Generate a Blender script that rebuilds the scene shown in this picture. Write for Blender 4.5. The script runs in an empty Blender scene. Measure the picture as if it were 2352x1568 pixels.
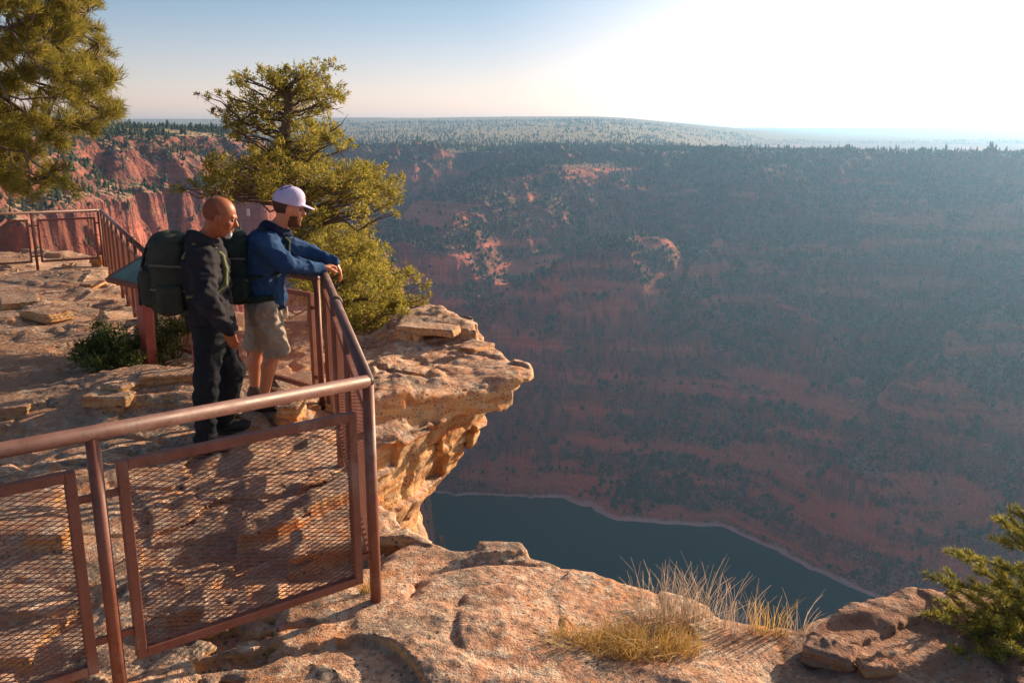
import bpy, bmesh, math, random, time
import numpy as np
from mathutils import Vector, Matrix
T0 = time.time()
RAD = math.radians
sc = bpy.context.scene
COL = sc.collection

# ------------------------------------------------------------------ camera
# The eye is the origin; metres.  The rock ledge lies about 2.2 m below it.
PITCH = RAD(13.3)
cam_d = bpy.data.cameras.new('camera')
cam = bpy.data.objects.new('camera', cam_d)
COL.objects.link(cam)
cam_d.sensor_width = 36.0
cam_d.lens = 36.0 * 2052 / 2352
cam_d.clip_start = 0.05
cam_d.clip_end = 90000
cam.rotation_euler = (RAD(90) - PITCH, 0, 0)
cam.location = (0, 0, 0)
sc.camera = cam
CP, SP = math.cos(PITCH), math.sin(PITCH)


def at(px, py, Y):
    """point of the place seen at display pixel (px, py) when it is Y metres ahead"""
    v = (py - 784) / 2052; u = (px - 1176) / 2052
    d = (u, CP - v * SP, -SP - v * CP)
    k = Y / d[1]
    return Vector((d[0] * k, Y, d[2] * k))


def atz(px, py, z):
    v = (py - 784) / 2052; u = (px - 1176) / 2052
    d = (u, CP - v * SP, -SP - v * CP)
    k = z / d[2]
    return Vector((d[0] * k, d[1] * k, z))


# ------------------------------------------------------------------ tagging
def tag(o, label=None, cat=None, group=None, kind=None):
    if label: o['label'] = label
    if cat: o['category'] = cat
    if group: o['group'] = group
    if kind: o['kind'] = kind
    return o


def empty(name, loc=(0, 0, 0), label=None, cat=None, group=None):
    o = bpy.data.objects.new(name, None)
    o.empty_display_size = 0.1
    o.location = loc
    COL.objects.link(o)
    return tag(o, label, cat, group)


def mesh_np(name, V, F, mat=None, parent=None, smooth=True, loc=None):
    """V (n,3) array, F (m,k) int array or list of such arrays"""
    V = np.asarray(V, dtype=np.float32)
    Fs = F if isinstance(F, list) else [F]
    Fs = [np.asarray(f, dtype=np.int32) for f in Fs if len(f)]
    me = bpy.data.meshes.new(name)
    me.vertices.add(len(V))
    me.vertices.foreach_set('co', V.ravel())
    nl = sum(f.size for f in Fs)
    npoly = sum(len(f) for f in Fs)
    me.loops.add(nl)
    me.polygons.add(npoly)
    me.loops.foreach_set('vertex_index', np.concatenate([f.ravel() for f in Fs]))
    tot = np.concatenate([np.full(len(f), f.shape[1], dtype=np.int32) for f in Fs])
    st = np.concatenate([[0], np.cumsum(tot)[:-1]]).astype(np.int32)
    me.polygons.foreach_set('loop_start', st)
    me.polygons.foreach_set('use_smooth', np.full(npoly, smooth))
    me.update(calc_edges=True)
    me.validate()
    if mat: me.materials.append(mat)
    o = bpy.data.objects.new(name, me)
    COL.objects.link(o)
    if loc is not None: o.location = loc
    if parent: o.parent = parent
    return o


# ------------------------------------------------------------------ noise
_rng = np.random.RandomState(7)
_TAB = _rng.rand(65536).astype(np.float32)


def _h(ix, iy, iz, seed):
    n = (ix * 73856093) ^ (iy * 19349663) ^ (iz * 83492791) ^ (seed * 2654435)
    n = (n ^ (n >> 13)) * 1274126177
    return _TAB[(n >> 8) & 65535]


def vnoise(x, y, z=None, seed=0):
    """value noise -1..1"""
    x = np.asarray(x, dtype=np.float64); y = np.asarray(y, dtype=np.float64)
    xi = np.floor(x); yi = np.floor(y)
    fx = (x - xi).astype(np.float32); fy = (y - yi).astype(np.float32)
    fx = fx * fx * fx * (fx * (fx * 6 - 15) + 10); fy = fy * fy * fy * (fy * (fy * 6 - 15) + 10)
    xi = xi.astype(np.int64); yi = yi.astype(np.int64)
    if z is None:
        a = _h(xi, yi, 0, seed); b = _h(xi + 1, yi, 0, seed)
        c = _h(xi, yi + 1, 0, seed); d = _h(xi + 1, yi + 1, 0, seed)
        return ((a + (b - a) * fx) * (1 - fy) + (c + (d - c) * fx) * fy) * 2 - 1
    z = np.asarray(z, dtype=np.float64)
    zi = np.floor(z); fz = (z - zi).astype(np.float32); fz = fz * fz * (3 - 2 * fz)
    zi = zi.astype(np.int64)
    r = 0
    for k, wz in ((0, 1 - fz), (1, fz)):
        a = _h(xi, yi, zi + k, seed); b = _h(xi + 1, yi, zi + k, seed)
        c = _h(xi, yi + 1, zi + k, seed); d = _h(xi + 1, yi + 1, zi + k, seed)
        r = r + ((a + (b - a) * fx) * (1 - fy) + (c + (d - c) * fx) * fy) * wz
    return r * 2 - 1


def fbm(x, y, z=None, octs=4, seed=0, gain=.5):
    r = 0; a = 1.0; s = 1.0; t = 0
    for i in range(octs):
        r = r + a * vnoise(x * s + 17.3 * i, y * s - 9.1 * i, None if z is None else z * s + 5.7 * i, seed + i * 13)
        t += a; a *= gain; s *= 2.03
    return r / t


def ridged(x, y, octs=4, seed=0):
    r = 0; a = 1.0; s = 1.0; t = 0
    for i in range(octs):
        n = 1 - np.abs(vnoise(x * s + 7.7 * i, y * s + 3.1 * i, None, seed + i * 31)) * 2
        r = r + a * n; t += a; a *= .5; s *= 2.1
    return r / t


def sstep(a, b, x):
    t = np.clip((x - a) / (b - a), 0, 1)
    return t * t * (3 - 2 * t)


def seg_dist(x, y, pts):
    """distance to a polyline and the arc length of the nearest point"""
    best = np.full(np.shape(x), 1e12); arc = np.zeros(np.shape(x)); s0 = 0.0
    for (ax, ay), (bx, by) in zip(pts[:-1], pts[1:]):
        dx, dy = bx - ax, by - ay
        L2 = dx * dx + dy * dy
        t = np.clip(((x - ax) * dx + (y - ay) * dy) / L2, 0, 1)
        d = (x - ax - t * dx) ** 2 + (y - ay - t * dy) ** 2
        m = d < best
        best = np.where(m, d, best); arc = np.where(m, s0 + t * math.sqrt(L2), arc)
        s0 += math.sqrt(L2)
    return np.sqrt(best), arc


def inside(x, y, poly):
    r = np.zeros(np.shape(x), dtype=bool)
    n = len(poly)
    for i in range(n):
        ax, ay = poly[i]; bx, by = poly[(i + 1) % n]
        if ay == by: continue
        c = ((ay > y) != (by > y)) & (x < (bx - ax) * (y - ay) / (by - ay) + ax)
        r ^= c
    return r


def sdist(x, y, poly):
    """signed distance to a closed polygon, negative inside"""
    d, _ = seg_dist(x, y, list(poly) + [poly[0]])
    return np.where(inside(x, y, poly), -d, d)


# ------------------------------------------------------------------ materials
class NT:
    """small helper for writing node trees"""
    def __init__(s, name):
        s.m = bpy.data.materials.new(name); s.m.use_nodes = True
        s.t = s.m.node_tree; s.n = s.t.nodes; s.l = s.t.links
        s.b = s.n['Principled BSDF']; s.out = s.n['Material Output']
        s.b.inputs['Roughness'].default_value = .85
        s.tc = None

    def node(s, typ, **kw):
        q = s.n.new(typ)
        for k, v in kw.items():
            if k.startswith('i_'):
                q.inputs[k[2:].replace('_', ' ')].default_value = v
            else: setattr(q, k, v)
        return q

    def link(s, a, b): s.l.new(a, b)

    def pos(s):
        """world position"""
        if not s.tc: s.tc = s.n.new('ShaderNodeNewGeometry')
        return s.tc.outputs['Position']

    def obj(s):
        q = s.n.new('ShaderNodeTexCoord'); return q.outputs['Object']

    def mapping(s, src, scale):
        q = s.n.new('ShaderNodeMapping'); q.inputs['Scale'].default_value = scale
        s.link(src, q.inputs['Vector']); return q.outputs['Vector']

    def noise(s, src, scale, detail=4, rough=.55, dist=0.0):
        q = s.n.new('ShaderNodeTexNoise')
        q.inputs['Scale'].default_value = scale; q.inputs['Detail'].default_value = detail
        q.inputs['Roughness'].default_value = rough; q.inputs['Distortion'].default_value = dist
        s.link(src, q.inputs['Vector']); return q.outputs['Fac']

    def voro(s, src, scale, feature='F1', rand=1.0):
        q = s.n.new('ShaderNodeTexVoronoi'); q.feature = feature
        q.inputs['Scale'].default_value = scale; q.inputs['Randomness'].default_value = rand
        s.link(src, q.inputs['Vector']); return q.outputs['Distance']

    def ramp(s, src, stops, interp='LINEAR'):
        q = s.n.new('ShaderNodeValToRGB'); r = q.color_ramp; r.interpolation = interp
        while len(r.elements) < len(stops): r.elements.new(.5)
        for e, (p, c) in zip(r.elements, stops):
            e.position = p
            e.color = (c, c, c, 1) if isinstance(c, (int, float)) else (*c, 1)
        s.link(src, q.inputs[0]); return q.outputs[0]

    def mix(s, fac, a, b, mode='MIX'):
        q = s.n.new('ShaderNodeMix'); q.data_type = 'RGBA'; q.blend_type = mode
        for sock, v in ((q.inputs[0], fac), (q.inputs[6], a), (q.inputs[7], b)):
            if isinstance(v, bpy.types.NodeSocket): s.link(v, sock)
            elif isinstance(v, (int, float)): sock.default_value = v if sock.type == 'VALUE' else (v, v, v, 1)
            else: sock.default_value = (*v, 1)
        return q.outputs[2]

    def math(s, op, a, b=0.0, c=None):
        q = s.n.new('ShaderNodeMath'); q.operation = op
        for sock, v in zip(q.inputs, (a, b) if c is None else (a, b, c)):
            if isinstance(v, bpy.types.NodeSocket): s.link(v, sock)
            else: sock.default_value = v
        return q.outputs[0]

    def bump(s, h, strength=.5, dist=.02, prev=None):
        q = s.n.new('ShaderNodeBump'); q.inputs['Strength'].default_value = strength
        q.inputs['Distance'].default_value = dist
        s.link(h, q.inputs['Height'])
        if prev is not None: s.link(prev, q.inputs['Normal'])
        return q.outputs['Normal']

    def finish(s, col=None, normal=None, rough=None, spec=.3):
        if col is not None:
            if isinstance(col, bpy.types.NodeSocket): s.link(col, s.b.inputs['Base Color'])
            else: s.b.inputs['Base Color'].default_value = (*col, 1)
        if normal is not None: s.link(normal, s.b.inputs['Normal'])
        if rough is not None:
            if isinstance(rough, bpy.types.NodeSocket): s.link(rough, s.b.inputs['Roughness'])
            else: s.b.inputs['Roughness'].default_value = rough
        s.b.inputs['Specular IOR Level'].default_value = spec
        return s.m
# ------------------------------------------------------------------ sun, sky, air
SUN_AZ = RAD(53)          # to the right of straight ahead (+Y towards +X)
SUN_EL = RAD(18)
SUN_DIR = Vector((math.sin(SUN_AZ) * math.cos(SUN_EL), math.cos(SUN_AZ) * math.cos(SUN_EL), math.sin(SUN_EL)))
sd = bpy.data.lights.new('sun', 'SUN')
sd.energy = 5.0; sd.angle = RAD(.5); sd.color = (1.0, .75, .51)
so = bpy.data.objects.new('sun', sd)
so.rotation_euler = (-SUN_DIR).to_track_quat('-Z', 'Y').to_euler()
so.location = SUN_DIR * 50
COL.objects.link(so)

w = bpy.data.worlds.new('World'); sc.world = w; w.use_nodes = True
wn = w.node_tree.nodes; wl = w.node_tree.links
bg = wn['Background']; sky = wn.new('ShaderNodeTexSky'); sky.sky_type = 'NISHITA'
sky.sun_disc = False; sky.sun_elevation = SUN_EL; sky.sun_rotation = SUN_AZ
sky.altitude = 1800; sky.air_density = 1.0; sky.dust_density = 1.6; sky.ozone_density = 4.0
# bright aureole of the low sun, just outside the frame on the right
tcw = wn.new('ShaderNodeTexCoord'); nrm = wn.new('ShaderNodeVectorMath'); nrm.operation = 'NORMALIZE'
wl.new(tcw.outputs['Generated'], nrm.inputs[0])
dp = wn.new('ShaderNodeVectorMath'); dp.operation = 'DOT_PRODUCT'; dp.inputs[1].default_value = SUN_DIR
wl.new(nrm.outputs[0], dp.inputs[0])
mr_ = wn.new('ShaderNodeMapRange'); mr_.inputs['From Min'].default_value = .57; mr_.inputs['From Max'].default_value = 1.0
wl.new(dp.outputs['Value'], mr_.inputs['Value'])
pw = wn.new('ShaderNodeMath'); pw.operation = 'POWER'; pw.inputs[1].default_value = 1.6
wl.new(mr_.outputs[0], pw.inputs[0])
mx = wn.new('ShaderNodeMix'); mx.data_type = 'RGBA'; mx.blend_type = 'ADD'; mx.inputs[0].default_value = 1.0
gl = wn.new('ShaderNodeMix'); gl.data_type = 'RGBA'; gl.inputs[6].default_value = (0, 0, 0, 1); gl.inputs[7].default_value = (11.5, 10.4, 8.7, 1)
wl.new(pw.outputs[0], gl.inputs[0]); wl.new(sky.outputs[0], mx.inputs[6]); wl.new(gl.outputs[2], mx.inputs[7])
tt = wn.new('ShaderNodeMix'); tt.data_type = 'RGBA'; tt.blend_type = 'MULTIPLY'; tt.inputs[0].default_value = 1.0; tt.inputs[7].default_value = (1.04, .97, .84, 1)
wl.new(mx.outputs[2], tt.inputs[6])
# dusty rose band low on the horizon
sz = wn.new('ShaderNodeSeparateXYZ'); wl.new(nrm.outputs[0], sz.inputs[0])
mb = wn.new('ShaderNodeMapRange'); mb.inputs['From Min'].default_value = .16; mb.inputs['From Max'].default_value = -.01
wl.new(sz.outputs['Z'], mb.inputs['Value'])
tb2 = wn.new('ShaderNodeMix'); tb2.data_type = 'RGBA'; tb2.blend_type = 'MULTIPLY'; tb2.inputs[7].default_value = (2.5, 1.42, 1.22, 1)
wl.new(mb.outputs[0], tb2.inputs[0]); wl.new(tt.outputs[2], tb2.inputs[6]); wl.new(tb2.outputs[2], bg.inputs['Color'])
bg.inputs['Strength'].default_value = .070

sc.view_settings.view_transform = 'Standard'
sc.view_settings.look = 'None'
sc.view_settings.exposure = 1.02
sc.view_settings.gamma = 1.0
sc.cycles.volume_bounces = 1
sc.cycles.max_bounces = 5
sc.cycles.diffuse_bounces = 3
sc.cycles.use_denoising = True
sc.cycles.sample_clamp_indirect = 4.0

# air: one closed box of thin even haze round everything
hm = bpy.data.materials.new('haze_air'); hm.use_nodes = True
hn = hm.node_tree.nodes; hn.remove(hn['Principled BSDF'])
pv = hn.new('ShaderNodeVolumePrincipled')
pv.inputs['Color'].default_value = (.33, .62, .95, 1)
pv.inputs['Density'].default_value = 0.00015
pv.inputs['Anisotropy'].default_value = .62
hm.node_tree.links.new(pv.outputs[0], hn['Material Output'].inputs['Volume'])
bm = bmesh.new(); bmesh.ops.create_cube(bm, size=1.0)
me = bpy.data.meshes.new('haze'); bm.to_mesh(me); bm.free(); me.materials.append(hm)
hz = bpy.data.objects.new('haze', me)
X0, X1, Y0, Y1, Z0, Z1 = -14700, 14700, -1500, 14700, -460, 108
hz.scale = (X1 - X0, Y1 - Y0, Z1 - Z0); hz.location = ((X0 + X1) / 2, (Y0 + Y1) / 2, (Z0 + Z1) / 2)
COL.objects.link(hz); tag(hz, 'thin pale blue haze filling the canyon air', None, None, 'stuff')
# ------------------------------------------------------------------ far canyon
WATER_Z = -430.0
FAR_SHORE = [(-3600, 2600), (-1500, 1650), (-900, 1300), (-450, 1100), (-83, 1020), (60, 1000), (120, 940), (235, 921), (285, 850), (325, 793), (430, 650), (560, 450), (700, 150), (1100, -300), (2500, -1500)]
FAR_POLY = FAR_SHORE + [(60000, -1500), (60000, 60000), (-60000, 60000), (-60000, 2600)]
RIM = [(-60000, -3000), (-60000, 9000), (-3000, 2100), (-1500, 1420), (-900, 1150), (-500, 1010), (-320, 940), (-235, 840), (-240, 740), (-275, 640), (-285, 540), (-250, 420), (-200, 290), (-140, 190), (-60, 90), (-22, 40), (-5, 15), (2, 5), (40, -4), (200, -60), (700, -400), (1500, -3000)]


def profile(d, pts):
    xs = np.array([p[0] for p in pts], float); ys = np.array([p[1] for p in pts], float)
    return np.interp(d, xs, ys)


def terrace(z, step, sharp, ph=0.0):
    q = (z + ph) / step
    i = np.floor(q); f = q - i
    f = np.where(f < sharp, f / sharp * .25, .25 + (f - sharp) / (1 - sharp) * .75)
    return (i + f) * step - ph


FP = [(-400, -520), (0, -430), (14, -423), (60, -390), (180, -315), (300, -240), (420, -158), (520, -95), (590, -64), (630, -42), (700, -38), (1200, -28), (2400, 26), (3800, 72), (6000, 88), (9000, 40), (20000, -60), (60000, -200)]
NP = [(-4000, 8), (-300, 5), (-40, 1), (0, -4), (14, -12), (60, -42), (78, -98), (108, -126), (116, -190), (134, -250), (146, -330), (172, -434), (800, -520)]


def band(x, y, z):
    return sstep(.12, .22, fbm(x / 105, y / 105, z / 12, 3, 401))


def cpt(px, py, Y): return tuple(at(px, py, Y))


CRESTS = [([cpt(1400, 345, 1640), cpt(1330, 358, 1580), cpt(1180, 415, 1440), cpt(1040, 495, 1320), cpt(930, 590, 1220)], .50, 34),
          ([cpt(1470, 575, 1200), cpt(1380, 610, 1150), cpt(1260, 670, 1105), cpt(1120, 740, 1060)], .75, 16),
          ([cpt(2140, 880, 900), cpt(2060, 1010, 880), cpt(1990, 1110, 860)], 1.5, 8),
          ([cpt(2300, 760, 980), cpt(2210, 850, 930)], 1.6, 6),
          ([cpt(1770, 338, 1480), cpt(1765, 420, 1400)], 1.3, 4)]


def terrain_h(x, y):
    r = np.hypot(x, y)
    wx = x + 60 * fbm(x / 210, y / 210, None, 3, 3); wy = y + 60 * fbm(x / 210, y / 210, None, 3, 23)
    k = sstep(20, 200, r)
    # far side
    d0 = -sdist(x, y, FAR_POLY)
    d1 = -sdist(x + (wx - x) * .5, y + (wy - y) * .5, FAR_POLY)
    m = sstep(0, 260, d0)
    d = d0 * (1 - m) + d1 * m
    _, arc = seg_dist(x, y, FAR_SHORE)
    arc = arc + .45 * (wx - x) + .25 * d0
    gul = .72 * ridged(arc / 300 + 3.3, d0 / 1300, 4, 5) + .5 * ridged(wx / 260, wy / 260, 4, 6) + .15 * ridged(arc / 75 + 9.1, d0 / 420, 3, 7)   # spurs and ravines
    ra, rs_ = seg_dist(wx, wy, [(-150, 1000), (-210, 1200), (-190, 1420), (-60, 1640)])   # a side canyon
    gul = gul - 1.5 * np.exp(-(ra / 95) ** 2)
    env = np.clip(d0 / 200, 0, 1) * (1 - sstep(560, 900, d0))
    d = d + gul * 175 * env + 14 * np.clip(d0 / 60, 0, 1) * fbm(x / 34, y / 34, None, 4, 8)
    zf = profile(d, FP)
    big = sstep(700, 1600, d0)
    az = np.arctan2(x, y)
    zf = zf - 118 * sstep(.07, .36, az) * sstep(640, 1900, d0) * (1 - sstep(5500, 11000, d0)) + big * 5 * fbm(x / 500, y / 500, None, 3, 61)
    slopezone = np.clip(d0 / 40, 0, 1) * (1 - sstep(600, 720, d0))
    zt = terrace(zf + 10 * fbm(x / 110, y / 110, None, 3, 77), 25, .62)
    zf = zf * (1 - .6 * slopezone) + zt * .6 * slopezone
    zf = zf + slopezone * (10 * fbm(x / 17, y / 17, None, 3, 41) + 9 * ridged(x / 48, y / 48, 2, 39) + 17 * sstep(30, 160, d0) * ridged(wx / 150, wy / 150, 3, 43)) + 1.2 * fbm(x / 40, y / 40, None, 3, 42) * (1 - slopezone) * k
    # long spurs that come down from the rim, their crests in the sun
    for cr, sl_, wd in (CRESTS):
        xs = [(c_[0], c_[1]) for c_ in cr]; dd, ac = seg_dist(wx * .35 + x * .65, wy * .35 + y * .65, xs)
        L_ = [0]
        for (a_, b_) in zip(xs[:-1], xs[1:]): L_.append(L_[-1] + math.hypot(b_[0] - a_[0], b_[1] - a_[1]))
        zc = np.interp(ac, L_, [c_[2] for c_ in cr])
        wgt = np.exp(-(np.maximum(dd - wd, 0) / (46 / sl_)) ** 2 * .5)
        zf = zf + np.maximum(np.minimum(np.minimum(zc + 20 + 9 * ridged(x / 60, y / 60, 4, 88), -52), -438 + d0 * 1.9 + 30 * ridged(x / 45, y / 45, 3, 89)) - zf, 0) * wgt
    # near side
    e0 = sdist(x, y, RIM)
    e = e0 + sstep(170, 420, r) * (64 * ridged(wx / 135, wy / 135, 4, 15) + 12 * ridged(wx / 45, wy / 45, 3, 16) + 6 * fbm(x / 25, y / 25, None, 3, 18)) * sstep(-60, 20, e0)
    e = np.where(r < 60, e0 * 1.0, e)
    e = np.where(e > 0, e * (1 + 2.4 * (1 - sstep(150, 520, r))), e)
    zn = profile(e, NP)
    zt = terrace(zn + 6 * fbm(x / 90, y / 90, None, 3, 71), 22, .6)
    nz = sstep(5, 40, e) * k
    zn = zn * (1 - .6 * nz) + zt * .6 * nz + nz * 3.0 * fbm(x / 12, y / 12, None, 4, 44)
    zn = zn - 9 * (1 - sstep(60, 260, r)) + (1 - nz) * k * 2.5 * fbm(x / 60, y / 60, None, 3, 46)
    # rim beyond the river on the left stays lower than the eye
    z = np.maximum(zf, zn)
    z = np.where(r < 45, np.minimum(z, -7 - 0 * r), z)
    return z, zf, zn


az = np.concatenate([np.linspace(-62, -38, 90)[:-1], np.linspace(-38, 38, 1150)[:-1], np.linspace(38, 78, 120)])
az = np.radians(az)
rr = np.concatenate([np.geomspace(12, 350, 110)[:-1], np.linspace(350, 2300, 620)[:-1], np.geomspace(2300, 14300, 110)])
A, R = np.meshgrid(az, rr)
GX = R * np.sin(A); GY = R * np.cos(A)
keep_far = GY > -1400
GZ, _, _ = terrain_h(GX, GY)
GZ = np.maximum(GZ, -455.0)
nr, na = GX.shape
idx = np.arange(nr * na).reshape(nr, na)
F = np.stack([idx[:-1, :-1], idx[:-1, 1:], idx[1:, 1:], idx[1:, :-1]], -1).reshape(-1, 4)[:, ::-1]

M = NT('canyon_soil_and_rock')
P = M.pos()
g = M.n.new('ShaderNodeNewGeometry')
sepn = M.n.new('ShaderNodeSeparateXYZ'); M.link(g.outputs['True Normal'], sepn.inputs[0])
sepp = M.n.new('ShaderNodeSeparateXYZ'); M.link(P, sepp.inputs[0])
n1 = M.noise(P, .012, 5, .6); n2 = M.noise(P, .11, 5, .65); n3 = M.noise(P, .5, 3, .6)
soil = M.mix(n2, (.36, .135, .10), (.24, .115, .085))
soil = M.mix(M.ramp(n1, [(.42, 0), (.62, 1)]), soil, (.28, .165, .115))
strata = M.noise(M.mapping(P, (.004, .004, .16)), 1.0, 4, .6)
rock = M.ramp(strata, [(.3, (.20, .065, .045)), (.45, (.34, .115, .072)), (.55, (.26, .085, .06)), (.7, (.34, .14, .088))])
rock = M.mix(M.ramp(n3, [(.45, 0), (.6, .55)]), rock, (.20, .09, .07))
steep = M.ramp(M.math('ADD', sepn.outputs['Z'], M.math('MULTIPLY', M.math('SUBTRACT', n2, .5), .35)), [(.60, 1), (.78, 0)])
varn = M.ramp(M.noise(M.mapping(P, (.10, .10, .014)), 1.0, 5, .7, .6), [(.46, 0), (.60, .8)])
rock = M.mix(varn, rock, (.095, .050, .045))
c = M.mix(steep, soil, rock)
ba = M.n.new('ShaderNodeAttribute'); ba.attribute_name = 'band'
bf = M.math('MULTIPLY', ba.outputs['Fac'], M.ramp(n3, [(.35, .35), (.5, 1)]))
c = M.mix(bf, c, M.ramp(strata, [(.3, (.34, .085, .055)), (.5, (.58, .185, .115)), (.7, (.44, .13, .085))]))
top_ = M.node('ShaderNodeMapRange'); top_.inputs['From Min'].default_value = -58; top_.inputs['From Max'].default_value = -38
M.link(sepp.outputs['Z'], top_.inputs['Value'])
c = M.mix(M.math('MULTIPLY', top_.outputs[0], M.ramp(sepn.outputs['Z'], [(.8, 0), (.93, 1)])), c, M.mix(n1, (.36, .27, .15), (.50, .37, .22)))
scrub = M.ramp(M.voro(P, .30), [(.38, 1), (.47, 0)])
dens = M.ramp(M.noise(P, .03, 3, .6), [(.34, .45), (.52, 1)])
gentle = M.ramp(sepn.outputs['Z'], [(.32, 0), (.55, 1)])
sf = M.math('MULTIPLY', M.math('MULTIPLY', scrub, dens), gentle)
sf = M.math('MULTIPLY', sf, M.math('SUBTRACT', 1.0, M.math('MULTIPLY', ba.outputs['Fac'], .7)))
c = M.mix(sf, c, (.035, .055, .030))
shore = M.ramp(M.math('ADD', sepp.outputs['Z'], M.math('MULTIPLY', n2, 5)), [(0, 0), (1, 1)])
mr = M.node('ShaderNodeMapRange'); mr.inputs['From Min'].default_value = -425.3; mr.inputs['From Max'].default_value = -427.0
M.link(M.math('ADD', sepp.outputs['Z'], M.math('MULTIPLY', n2, 3)), mr.inputs['Value'])
c = M.mix(mr.outputs[0], c, (.52, .36, .33))
bh = M.math('ADD', M.math('MULTIPLY', scrub, .6), n3)
MAT_TERR = M.finish(c, M.bump(bh, .8, 1.5), 1.0, .1)
TER = mesh_np('canyon_terrain', np.stack([GX, GY, GZ], -1).reshape(-1, 3), F, MAT_TERR, smooth=False)
at_ = TER.data.attributes.new('band', 'FLOAT', 'POINT'); at_.data.foreach_set('value', (band(GX, GY, GZ) * (GZ < -60)).astype(np.float32).ravel())
tag(TER,
    'canyon walls of red rock with scrub below a wooded plateau', None, None, 'structure')

# water: a real sheet at the bottom of the canyon
M = NT('lake_water')
P = M.pos()
M.b.inputs['IOR'].default_value = 1.33
wv = M.noise(M.mapping(P, (.25, .12, .2)), 1.0, 4, .6)
MAT_WATER = M.finish((.008, .058, .064), M.bump(wv, .10, .2), .06, .2)
wx_, wy_ = np.meshgrid(np.linspace(-4000, 2500, 30), np.linspace(-1200, 3200, 30))
ii = np.arange(900).reshape(30, 30)
tag(mesh_np('water', np.stack([wx_, wy_, np.full_like(wx_, WATER_Z)], -1).reshape(-1, 3),
            np.stack([ii[:-1, :-1], ii[:-1, 1:], ii[1:, 1:], ii[1:, :-1]], -1).reshape(-1, 4), MAT_WATER),
    'dark teal water of the reservoir at the canyon bottom', None, None, 'structure')

# ------------------------------------------------------------------ trees on slopes and plateau
def conifer_arr(rng, kind):
    """vertices, triangles of a small tree of height 1, ragged tiers"""
    V = []; Fc = []
    def ring(z, r, n, j=.28):
        s = len(V); a0 = rng.rand() * 6.28
        for i in range(n):
            a = a0 + i * 2 * math.pi / n
            q = r * (1 + j * (rng.rand() * 2 - 1))
            V.append((q * math.cos(a), q * math.sin(a), z + .05 * (rng.rand() - .5)))
        return s
    n = 5
    if kind == 0:          # pointed fir or pine
        tiers = [(.12, .20, .42), (.34, .16, .66), (.56, .115, .84), (.74, .07, 1.0)]
    elif kind == 1:        # round juniper
        tiers = [(.10, .34, .50), (.32, .40, .78), (.58, .30, 1.0)]
    else:                  # dense tall pine with a round top
        tiers = [(.22, .17, .55), (.42, .21, .75), (.62, .17, .90), (.78, .10, 1.0)]
    for zb, r, zt in tiers:
        s = ring(zb, r, n, .35)
        ox, oy = (rng.rand(2) - .5) * .06
        V.append((ox, oy, zt)); t = len(V) - 1
        V.append((ox, oy, zb + .06)); b = len(V) - 1
        for i in range(n):
            Fc.append((s + i, s + (i + 1) % n, t)); Fc.append((s + (i + 1) % n, s + i, b))
    s = len(V)
    for i in range(3):
        a = i * 2.09; V.append((.022 * math.cos(a), .022 * math.sin(a), -.08))
    for i in range(3):
        a = i * 2.09; V.append((.018 * math.cos(a), .018 * math.sin(a), .3))
    for i in range(3):
        j = (i + 1) % 3; Fc.append((s + i, s + j, s + 3 + j)); Fc.append((s + i, s + 3 + j, s + 3 + i))
    return np.array(V, np.float32), np.array(Fc, np.int32)


rs = np.random.RandomState(11)
PROTO = [conifer_arr(rs, k) for k in (0, 0, 0, 1, 1, 1, 2, 2)]
M = NT('conifer_green')
q = M.n.new('ShaderNodeNewGeometry'); rnd = q.outputs['Random Per Island']
MAT_FAR = M.finish(M.mix(M.noise(M.pos(), .4, 3, .6), M.ramp(rnd, [(0, (.018, .034, .018)), (.55, (.050, .072, .026)), (1, (.12, .125, .040))]), (.028, .042, .020)), None, .9, .1)


def scatter(n, x0, x1, y0, y1, dens, seed):
    r_ = np.random.RandomState(seed)
    x = r_.uniform(x0, x1, n); y = r_.uniform(y0, y1, n)
    a = np.arctan2(x, y)
    m = (np.abs(a) < .62); x = x[m]; y = y[m]
    z, zf, zn = terrain_h(x, y)
    zx, _, _ = terrain_h(x + 3, y); zy, _, _ = terrain_h(x, y + 3)
    sl = np.hypot(zx - z, zy - z) / 3
    p = dens(x, y, z, sl)
    m = (r_.rand(len(x)) < p) & (z > -426)
    return x[m], y[m], z[m], sl[m]


def slope_d(x, y, z, sl):
    bn0 = sstep(-.15, .35, fbm(x / 210 + 3, y / 210, None, 3, 97))
    cl = fbm(x / 75, y / 75, None, 4, 91) * .5 + .5
    bn = band(x, y, z)
    return np.where(sl > 1.7, .30, np.clip(3.6 * cl - .70, .34, 1)) * (1 - .85 * bn) * (.55 + .45 * bn0) * np.where(sl > .9, .75, 1.0)


parts = [scatter(150000, -1300, 1500, 620, 1900, slope_d, 1),
         scatter(34000, -700, 150, 260, 1000, lambda x, y, z, sl: np.clip(slope_d(x, y, z, sl) * 1.6 + .1, 0, 1), 2),
         scatter(52000, -2600, 2600, 1350, 4200, lambda x, y, z, sl: np.where(z > -60, np.clip(2.6 * (fbm(x / 130, y / 60, None, 3, 95) * .5 + .5) - .9, .06, 1), 0) * .85, 3),
         scatter(9000, -1500, 1500, 1150, 2600, lambda x, y, z, sl: np.where((z > -42) & (z < -14), .9, 0), 4)]
TX = np.concatenate([p[0] for p in parts]); TY = np.concatenate([p[1] for p in parts])
TZ = np.concatenate([p[2] for p in parts])
TH = rs.uniform(.45, 1.35, len(TX)) * np.where(TZ > -75, 8.2, 7.0) * (1 + .5 * (rs.rand(len(TX)) > .93))
TH = np.where((TX / TY < -.18) & (TY < 1050), TH * .62, TH)
TWD = np.where(TZ > -75, 1.25, 1.85)
TK = rs.randint(0, len(PROTO), len(TX)); TR = rs.uniform(0, 6.28, len(TX))
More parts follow.
